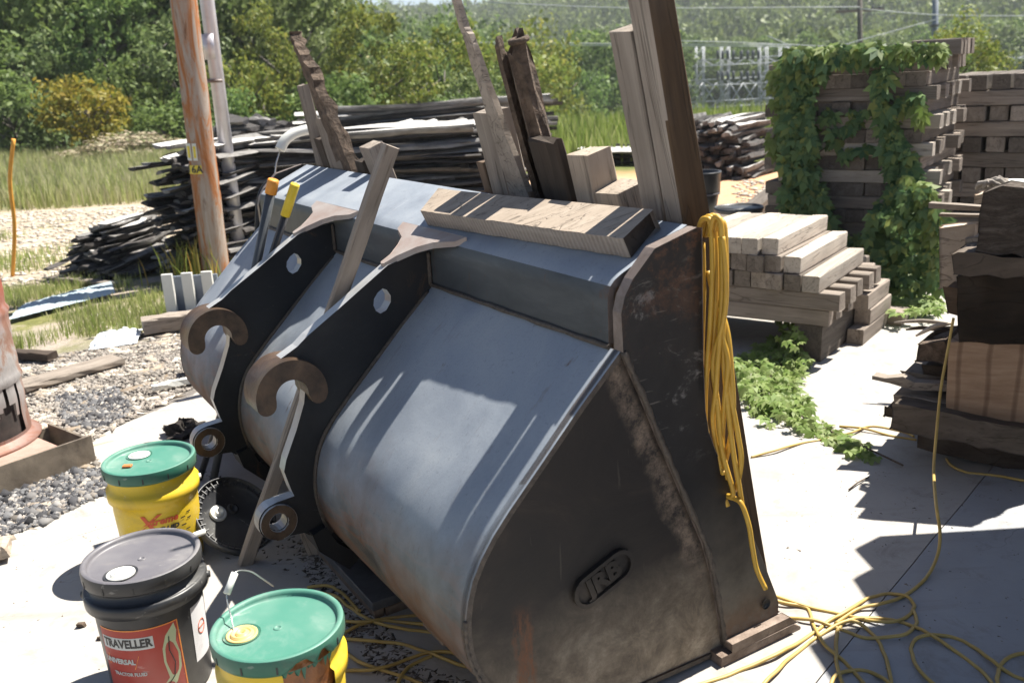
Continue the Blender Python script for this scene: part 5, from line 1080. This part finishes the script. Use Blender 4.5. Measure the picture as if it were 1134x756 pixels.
LM = {'green': leaf_mat('broadleaf green', [(.05, .10, .03), (.15, .24, .07), (.25, .34, .11), (.09, .16, .045)], .42, .5),
      'olive': leaf_mat('greyish green foliage', [(.07, .12, .045), (.22, .29, .12), (.14, .21, .08), (.30, .36, .16)], .4, .5),
      'yellowgreen': leaf_mat('yellow green foliage', [(.15, .22, .05), (.26, .31, .07), (.22, .28, .06), (.36, .33, .08)], .4, .6),
      'yellow': leaf_mat('autumn yellow foliage', [(.28, .25, .04), (.42, .34, .05), (.18, .22, .04), (.46, .33, .06)], .4, .8),
      'dry': leaf_mat('dry pinkish brush', [(.38, .30, .22), (.48, .40, .31), (.24, .28, .12)], .2, 1), 'far': leaf_mat('distant foliage', [(.06, .11, .03), (.15, .22, .06), (.23, .29, .085), (.11, .17, .05)], .3, .06)}
M_trk = simple('tree bark', (.05, .045, .038), (.16, .14, .12), 9, .9, 0, .8, .03)
_cr = {}
def crown_mesh(kind, v, mat):
    k = (kind, v, mat)
    if k not in _cr:
        R, ncl, nl, leaf = {'bush': ((1, 1, .85), 40, 2600, .060), 'tree': ((1, 1, 1.05), 70, 5200, .046), 'loose': ((1, 1, 1.2), 40, 2600, .052)}[kind]
        V_, F_ = crown_np(R, ncl, nl, leaf, v*11+len(kind), {'bush': .34, 'tree': .25, 'loose': .24}[kind], kind == 'bush'); _cr[k] = np_mesh('crown', V_, F_, LM[mat])
    return _cr[k]
def trunk_mesh(seed):
    r = random.Random(seed); mb = MB(); top = Vector((r.uniform(-.08, .08), r.uniform(-.08, .08), .62)); mb.tube(spline([(0, 0, -.05), (r.uniform(-.02, .02), 0, .2), (top.x*.6, top.y*.6, .42), top], 3), [.035-.0024*i for i in range(10)], 7)
    for k in range(7):
        q = k*2.4+r.random(); z = r.uniform(.2, .5); p = Vector((top.x*z, top.y*z, z)); e = Vector((math.cos(q)*.3, math.sin(q)*.3, r.uniform(.18, .38))); mb.tube([p, p+e*.45+ZZ*.02, p+e], [.014, .009, .004], 5)
    return mb.mesh('trunk', M_trk)
TRK = [trunk_mesh(s) for s in range(4)]
def tree(x, y, h, wdt, mat, label, grp, kind='tree', cat='tree', name=None, v=None):
    z = terr(x, y)-.1; o = thing(name or ('tree' if cat == 'tree' else 'shrub'), (x, y, z), label, cat, grp); o.rotation_euler = (0, 0, rnd.uniform(0, 6.28)); v = rnd.randrange(4) if v is None else v
    t = link('trunk', TRK[v % 4], (0, 0, 0), parent=o); t.scale = (h*.9, h*.9, h*.9)
    c = link('crown', crown_mesh(kind, v, mat), (0, 0, h*(.60 if kind != 'bush' else .48)), parent=o); c.scale = (wdt, wdt, h*(.42 if kind != 'bush' else .52)); return o
def pxY(px, py_unused, Y): P = atY(px, 100, Y); return P.x
# bushes at the edge of the field
tree(pxY(95, 0, 24.5), 24.5, 2.45, 1.35, 'yellow', 'rounded bush turning autumn yellow at the edge of the field', None, 'bush', 'bush', 'shrub', 1)
tree(pxY(140, 0, 22.5), 22.5, .8, 1.3, 'dry', 'dry pinkish brush in front of the green shrubs', None, 'bush', 'bush', 'shrub', 2); tree(pxY(90, 0, 22.0), 22.0, .6, 1.0, 'dry', 'low dead brush below the yellow bush', None, 'bush', 'bush', 'shrub', 3)
for px, Y, h, wd_, m_ in ((10, 25.5, 2.2, 1.5, 'olive'), (-40, 25, 3.2, 2, 'green'), (48, 29, 3.8, 1.6, 'olive'), (150, 27, 3.0, 1.3, 'green'), (178, 24.0, 1.5, 1.1, 'green'), (200, 28, 3.9, 1.7, 'olive'), (135, 30, 5.2, 1.9, 'green'), (240, 25, 2.0, 1.3, 'green'), (268, 27, 3.1, 1.25, 'yellowgreen'), (292, 29, 4.3, 1.2, 'yellowgreen'), (322, 31, 4.9, 1.7, 'olive'), (362, 27, 2.5, 1.5, 'green'), (418, 31, 4.6, 1.9, 'yellowgreen'), (452, 29, 3.3, 1.3, 'yellowgreen'), (390, 34, 5.0, 2.0, 'olive'), (492, 32, 4.6, 1.9, 'yellowgreen'), (520, 28, 2.6, 1.3, 'olive'), (470, 38, 5.8, 2.0, 'green'), (550, 33, 3.4, 1.6, 'green'), (505, 24, 1.4, .9, 'green'), (345, 38, 6.0, 2.0, 'green')):
    tree(pxY(px, 0, Y), Y, h, wd_, m_, {'green': 'leafy dark green shrub at the foot of the tree line', 'olive': 'greyish green shrub at the foot of the tree line', 'yellowgreen': 'yellow-green young tree in front of the darker trees'}[m_], 'shrubs and young trees at the edge of the field', 'bush' if h < 3.2 else 'loose', 'bush' if h < 3.2 else 'tree', 'shrub' if h < 3.2 else 'tree')
# tree line
TL = {'green': 'tall dark green tree in the line beyond the field', 'olive': 'tall grey-green tree in the line beyond the field', 'yellowgreen': 'tall light green tree in the line beyond the field'}
for px, Y, h, wd_, m_ in ((-60, 33, 8, 3.4, 'green'), (0, 34, 8.5, 3.2, 'olive'), (55, 36, 9.5, 3.6, 'green'), (110, 33, 8, 3.2, 'green'), (160, 36, 9.5, 3.4, 'olive'), (205, 34, 8.5, 3.2, 'green'), (260, 38, 9.6, 3.4, 'green'), (310, 34, 7.6, 3.0, 'olive'), (350, 40, 9.6, 3.6, 'green'), (405, 82, 14.0, 5.0, 'green'), (455, 88, 14.5, 5.2, 'olive'), (500, 80, 14.2, 5.0, 'green'), (378, 96, 16.5, 5.6, 'green'), (430, 102, 14.8, 5.6, 'green'), (478, 108, 15.4, 5.6, 'olive'), (520, 96, 14.6, 5.4, 'green'), (545, 86, 12.6, 4.6, 'olive'), (560, 40, 7.0, 2.8, 'yellowgreen'), (590, 46, 8.4, 3.0, 'yellowgreen'),
                      (-30, 46, 14, 4.6, 'green'), (40, 48, 15, 5, 'olive'), (100, 46, 14, 4.6, 'green'), (165, 50, 15, 5, 'green'), (225, 46, 13, 4.4, 'olive'), (285, 50, 12.5, 4.8, 'green'), (340, 52, 13.0, 4.8, 'olive'), (352, 60, 12.0, 4.4, 'green')):
    tree(pxY(px, 0, Y), Y, h, wd_, m_, TL[m_], 'tall trees beyond the field')
for px, Y, h, wd_, m_ in ((600, 74, 11, 4.6, 'olive'), (632, 66, 9.5, 3.4, 'green'), (655, 78, 12, 4.6, 'green'), (690, 84, 12, 5, 'olive'), (640, 92, 11, 5, 'yellowgreen'), (720, 98, 12.5, 5, 'green'), (570, 82, 11, 4.6, 'green'), (760, 128, 12, 5.5, 'green'), (800, 132, 12, 5.5, 'olive'), (845, 126, 11, 5.5, 'green'), (890, 120, 11, 5.5, 'green'), (930, 125, 12, 5.5, 'olive'), (980, 118, 11, 5.5, 'green'), (1030, 122, 12, 5.5, 'green'), (1080, 116, 12, 5.5, 'olive'), (1125, 120, 12, 5.5, 'green'), (1170, 115, 12, 5.5, 'green'), (780, 84, 4.5, 3.2, 'green'), (820, 88, 4.2, 3.0, 'green'), (710, 70, 4.5, 2.8, 'olive'), (1060, 30, 3.5, 1.6, 'yellowgreen'), (1045, 36, 4.5, 2.0, 'green')):
    tree(pxY(px, 0, Y), Y, h, wd_, m_, {'green': 'dark green tree in the hollow around the substation', 'olive': 'grey-green tree in the hollow around the substation', 'yellowgreen': 'light green tree in the hollow around the substation'}[m_], 'trees in the hollow around the substation')
# the far wood on the hillside reads as one mass
Vs = []; r = np.random.default_rng(5); base = [crown_np((1, 1, 1), 20, 330, .125, 90+i, .34) for i in range(6)]; tot = 0
for gy in range(0, 34):
    Y = 125+gy*11
    for gx in range(int((-.62*Y-20)/10.5), int((.66*Y+30)/10.5)):
        x = gx*10.5+r.uniform(-4, 4); y = Y+r.uniform(-4, 4)
        if x < -.30*y and y > 260: continue
        s = r.uniform(4.5, 7.2); hz = r.uniform(4.5, 7.5); a = r.uniform(0, 6.28); b = base[r.integers(0, 6)][0]; c_, s_ = math.cos(a), math.sin(a)
        Vs.append(np.stack([(b[:, 0]*c_-b[:, 1]*s_)*s+x, (b[:, 0]*s_+b[:, 1]*c_)*s+y, b[:, 2]*hz+terr(x, y)+hz*.9], 1)); tot += 1
V_ = np.concatenate(Vs); tag(link('hillside_wood', np_mesh('hillside_wood', V_, np.arange(len(V_)).reshape(-1, 4), LM['far'])), 'green wood covering the hillside in the distance', kind='stuff')

# ------------------------------------------------------------------ creeper
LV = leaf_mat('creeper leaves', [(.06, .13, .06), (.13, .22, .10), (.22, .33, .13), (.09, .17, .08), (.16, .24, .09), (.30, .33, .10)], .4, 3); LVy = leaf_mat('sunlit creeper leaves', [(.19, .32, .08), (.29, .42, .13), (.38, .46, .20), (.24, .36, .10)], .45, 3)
def creeper(name, P, N_, size, mat, parent, seed):
    """palmate leaves of five leaflets; P positions, N_ facing normals"""
    r = np.random.default_rng(seed); n = len(P); P = np.array([tuple(p) for p in P]); N_ = np.array([tuple(p) for p in N_])+r.normal(size=(n, 3))*.35; N_ /= np.linalg.norm(N_, axis=1)[:, None]
    dn = np.array([0, 0, -1.])+r.normal(size=(n, 3))*.45; t = dn-N_*(dn*N_).sum(1)[:, None]; t /= np.linalg.norm(t, axis=1)[:, None]; b = np.cross(N_, t); s = (size*r.choice([.55, .8, 1.0, 1.35], n)*r.uniform(.85, 1.15, n))[:, None]; Q = []
    for k, (a, l) in enumerate(((0, 1), (.75, .85), (-.75, .85), (1.6, .6), (-1.6, .6))):
        d = t*math.cos(a)+b*math.sin(a); e = -t*math.sin(a)+b*math.cos(a); droop = -N_*.25
        Q.append(np.stack([P, P+(d*.5+e*.24)*s*l, P+(d+droop)*s*l, P+(d*.5-e*.24)*s*l], 1))
    V_ = np.stack(Q, 1).reshape(-1, 3); bs = Vector(base_of(parent)); V_ = V_-np.array(tuple(bs)); o = link(name, np_mesh(name, V_, np.arange(len(V_)).reshape(-1, 4), mat), parent=parent); return tag(o, kind='stuff')
def poly_px(poly, n):
    x0, x1 = min(p[0] for p in poly), max(p[0] for p in poly); y0, y1 = min(p[1] for p in poly), max(p[1] for p in poly); out = []
    while len(out) < n:
        p = (rnd.uniform(x0, x1), rnd.uniform(y0, y1))
        if in_poly(p, poly): out.append(p)
    return out
vc = thing('climbing_creeper', V0+ZZ*.0, 'green five-leaved creeper climbing over the left and front of the tall timber stack', 'creeper')
regs = [([(870, 60), (915, 58), (912, 80), (898, 110), (900, 165), (908, 205), (926, 245), (922, 262), (868, 262), (866, 120)], 1900, .01, .14), ([(870, 58), (960, 52), (1038, 50), (1042, 60), (1000, 66), (990, 80), (960, 70), (925, 70), (872, 76)], 560, .0, .12),
        ([(970, 76), (985, 76), (988, 120), (996, 155), (1012, 170), (1012, 190), (992, 215), (980, 190), (976, 150), (970, 110)], 480, .01, .10), ([(910, 124), (962, 121), (960, 129), (912, 133)], 50, .01, .06), ([(925, 166), (980, 162), (980, 170), (928, 174)], 45, .01, .06), ([(990, 108), (1018, 104), (1018, 118), (992, 122)], 60, .01, .08), ([(908, 150), (950, 128), (952, 138), (915, 165)], 60, .01, .05),
        ([(965, 235), (1000, 195), (1020, 198), (1040, 225), (1048, 262), (1044, 318), (1010, 322), (962, 318), (955, 290)], 1500, .05, .40), ([(880, 255), (965, 262), (962, 318), (930, 318)], 300, .0, .2)]
P = []; N2 = []; S0 = V0
for poly, n, a, b in regs:
    for q in poly_px(poly, int(n*.34)):
        d = rnd.uniform(a, b*1.3); p = plane(q[0], q[1], V0-SB*d, SB)
        if p.z > .01: P.append(p); N2.append(-SB+ZZ*.5+SA*.2)
creeper('leaves', P, N2, .078, LV, vc, 1)
P = []; N2 = []
for poly, n, d in (([(850, 72), (872, 62), (872, 110), (864, 170), (848, 172), (856, 120)], 70, .05), ([(872, 54), (1040, 48), (1044, 56), (872, 62)], 150, .1), ([(1020, 50), (1045, 48), (1040, 72), (1025, 62)], 26, .1), ([(1006, 195), (1036, 216), (1042, 250), (1036, 300), (1022, 230)], 160, .42), ([(1012, 118), (1022, 116), (1026, 134), (1018, 136)], 14, .1)):
    for q in poly_px(poly, n): p = plane(q[0], q[1], V0-SB*(d+rnd.uniform(-.05, .05)), SB); P.append(p); N2.append(-SB+ZZ*.9)
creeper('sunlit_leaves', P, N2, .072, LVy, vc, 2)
for k, line in enumerate(([(880, 258), (885, 200), (878, 140), (885, 90), (900, 62)], [(985, 310), (990, 230), (985, 170), (978, 120), (975, 80), (960, 64)], [(1000, 312), (1008, 250), (1000, 205)], [(905, 170), (940, 145), (965, 125)], [(872, 64), (940, 60), (1035, 52)], [(870, 66), (858, 90), (862, 130), (852, 168)])):
    part('stem', MB().tube(spline([plane(x, y, V0-SB*.03, SB) for x, y in line], 6), .005, 5), M_bark, vc)
gc = thing('ground_creeper', gnd(850, 420), 'bright sunlit creeper trailing over the concrete below the low timber stack', 'creeper')
P = []; N2 = []; 
for poly, n, hh in (([(814, 395), (845, 378), (868, 372), (896, 382), (898, 398), (888, 418), (880, 436), (864, 448), (840, 446), (820, 430)], 520, .08), ([(862, 352), (888, 348), (898, 372), (880, 385), (862, 378)], 110, .20), ([(848, 440), (880, 430), (892, 440), (905, 462), (890, 476), (866, 462)], 130, .07), ([(890, 456), (915, 468), (945, 486), (975, 500), (972, 508), (935, 500), (895, 476)], 90, .035), ([(818, 432), (860, 448), (880, 462), (850, 470), (826, 452)], 60, .04)):
    for q in poly_px(poly, n): z = rnd.uniform(.01, hh); p = gnd(q[0], q[1], z); P.append(p); N2.append(Vector((-.1, -.35, 1)))
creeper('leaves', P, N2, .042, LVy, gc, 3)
part('stem', MB().tube(spline([gnd(x, y, .02) for x, y in ((888, 360), (870, 400), (866, 440), (895, 465), (930, 482), (975, 503), (1000, 515))], 6), .004, 5), M_bark, gc); part('stem', MB().tube(spline([gnd(x, y, .03) for x, y in ((825, 440), (850, 420), (880, 380), (892, 352))], 6), .004, 5), M_bark, gc)
g2 = thing('ground_creeper', gnd(1000, 335), 'low shaded creeper leaves on the concrete between the two stacks', 'creeper')
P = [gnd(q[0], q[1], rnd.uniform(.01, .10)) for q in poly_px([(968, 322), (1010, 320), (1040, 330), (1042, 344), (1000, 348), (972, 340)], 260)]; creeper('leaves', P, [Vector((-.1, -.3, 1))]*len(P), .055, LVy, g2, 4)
g3 = thing('ground_creeper', gnd(800, 250), 'small leafy sprig beside the round lid behind the bucket', 'creeper')
P = [gnd(q[0], q[1], rnd.uniform(.02, .22)) for q in poly_px([(790, 242), (806, 238), (818, 250), (820, 262), (808, 262)], 90)]+[gnd(q[0], q[1], rnd.uniform(.01, .15)) for q in poly_px([(852, 234), (866, 232), (866, 242), (854, 242)], 30)]; creeper('leaves', P, [Vector((-.1, -.3, 1))]*len(P), .06, LVy, g3, 5)

# ------------------------------------------------------------------ substation, poles and wires
M_st = simple('galvanised lattice steel', (.36, .38, .41), (.48, .50, .53), 3, .5, .3, 0); M_ins = simple('dark porcelain', (.04, .045, .05), (.08, .09, .10), 5, .4)
def lat(mb, a, b, wd_, step, r=.05):
    d = (b-a).normalized(); s1 = d.cross(Vector((0, 1, 0))).normalized()*wd_/2; s2 = Vector((0, wd_/2, 0)); L_ = (b-a).length; n = max(2, int(L_/step))
    for i in (-1, 1):
        for j in (-1, 1): mb.tube([a+s1*i+s2*j, b+s1*i+s2*j], r, 4)
    for k in range(n):
        p, q = a+d*(L_*k/n), a+d*(L_*(k+1)/n); sg = 1 if k % 2 else -1; mb.tube([p+s1*sg+s2, q-s1*sg+s2], r*.6, 3); mb.tube([p+s1*sg-s2, q-s1*sg-s2], r*.6, 3)
YS = 100; sub = thing('substation_gantry', (24, YS, -8), 'grey lattice steel substation gantry in the hollow beyond the yard', 'substation')
for x in (748, 775, 803, 845, 868): mb = MB(); lat(mb, atY(x, 150, YS), atY(x, 52, YS), .75, 1.0, .06); part('lattice_column', mb, M_st, sub)
for y in (69, 91, 115): mb = MB(); lat(mb, atY(744, y+3, YS), atY(872, y-4, YS), .6, 1.0, .06); part('lattice_beam', mb, M_st, sub)
mb = MB()
for i in range(8): mb.tube([atY(748+i*15, 115, YS), atY(763+i*15, 92, YS)], .07, 4); mb.tube([atY(763+i*15, 115, YS), atY(748+i*15, 92, YS)], .07, 4)
part('cross_bracing', mb, M_st, sub)
for y0 in (60, 83):
    for x in (795, 800, 806, 812, 821, 828, 834, 840): part('insulator', MB().tube([atY(x, y0-4, YS-1), atY(x, y0+6, YS-1)], .15, 8), M_ins, sub)
s2_ = thing('substation_busbar', (8, 90, -8), 'low pale busbar structure left of the lattice gantry', 'substation')
for y in (127, 140): part('bus_beam', MB().tube([atY(596, y+3, 90), atY(745, y-5, 90)], .28, 6), M_st, s2_)
for x in (600, 622, 645, 668, 700, 735): part('bus_post', MB().tube([atY(x, 126, 90), atY(x, 165, 90)], .16, 6), M_st, s2_)
s3 = thing('transformer', atY(682, 170, 60), 'white-topped transformer beyond the short posts', 'transformer'); tb = atY(682, 162, 60); part('tank', MB().box(tb+ZZ*.3, (1.3, 1.0, 1.6)), M_st, s3, bevel=.04)
for k in range(4): part('bushing', MB().lathe([(.10, 0), (.13, .1), (.08, .15), (.13, .25), (.08, .3), (.12, .4), (.05, .5), (.04, .7)], tb+Vector((-.5+.33*k, 0, 1.1)), n=10), P_wht, s3)
YP = 60
up_ = thing('utility_pole', atY(952, 120, YP), 'distant wooden utility pole with a crossarm above the vine-covered stack', 'pole')
part('pole_shaft', MB().tube([atY(953, 170, YP), atY(952, -20, YP)], .16, 8), M_trk, up_); part('crossarm', MB().box(atY(952, 12, YP), (2.9, .14, .16)), M_edge, up_)
for x in (930, 938, 966, 974): part('insulator', MB().tube([atY(x, 11, YP), atY(x, 7, YP)], .06, 6), M_ins, up_)
up_ = thing('utility_pole', atY(1035, 120, YP), 'distant bluish steel pole right of the crossarm pole', 'pole'); part('pole_shaft', MB().tube([atY(1034, 170, YP), atY(1036, -20, YP)], .19, 8), simple('blue grey steel pole', (.12, .15, .19), (.17, .20, .25), 3), up_); part('pole_band', MB().tube([atY(1035, 27, YP), atY(1035, 30, YP)], .3, 8), M_ins, up_)
sp = thing('utility_pole', atY(636, 140, 88), 'small pole among the trees left of the tall timbers', 'pole'); part('pole_shaft', MB().tube([atY(637, 150, 88), atY(637, 96, 88)], .14, 6), M_trk, sp); part('pole_cap', MB().tube([atY(637, 96, 88), atY(637, 94, 88)], .2, 6), M_st, sp)
M_wr = simple('weathered power line', (.42, .44, .46), (.55, .57, .6), 3, .5)
for pts, Y, lab in (([(-40, 42), (300, 45), (600, 48), (880, 50)], 58, 'upper of two near-level power lines crossing the tree line'), ([(-40, 45), (300, 47.5), (600, 50), (880, 52)], 58, 'lower of two near-level power lines crossing the tree line'), ([(-40, 76), (60, 87), (160, 96)], 40, 'power line sloping down at the left edge of the trees'), ([(-40, 99), (60, 109), (180, 119)], 40, 'second sloping line low in the left trees'), ([(-40, 112), (60, 119), (180, 124)], 40, 'third sloping line low in the left trees'), ([(-40, 124), (60, 125), (180, 128)], 40, 'lowest line in the left trees'),
                    ([(540, 3), (700, 9), (952, 8)], 58, 'wire running to the distant crossarm from the left'), ([(740, 45), (880, 50), (1150, 66)], 58, 'long wire passing behind the tops of both stacks'), ([(952, 10), (1040, 17), (1150, 18)], 58, 'wire leaving the crossarm to the right'), ([(850, 40), (905, 62), (935, 50), (1036, 22)], 58, 'slack wire dipping left of the crossarm pole'), ([(1010, 88), (1060, 76), (1100, 72), (1150, 58)], 58, 'slack wire at the right above the bare stack')):
    P = [atY(x, y, Y) for x, y in pts]; single('power_line', MB().tube(spline(P, 5), .030 if Y < 50 else .042, 4), M_wr, P[0], lab, 'power line')

# ------------------------------------------------------------------ summer haze: one even volume round the camera and everything built
mb = MB().box((0, 480, 40), (1200, 1120, 99)); hz = link('haze', mb.mesh('haze', bpy.data.materials.new('haze'))); hm = hz.data.materials[0]; hm.use_nodes = True
hm.node_tree.nodes.clear(); ov = hm.node_tree.nodes.new('ShaderNodeOutputMaterial'); pv = hm.node_tree.nodes.new('ShaderNodeVolumePrincipled'); pv.inputs['Density'].default_value = .00055; pv.inputs['Color'].default_value = (.88, .94, 1, 1)
hm.node_tree.links.new(pv.outputs[0], ov.inputs['Volume']); tag(hz, 'thin summer haze', kind='stuff')
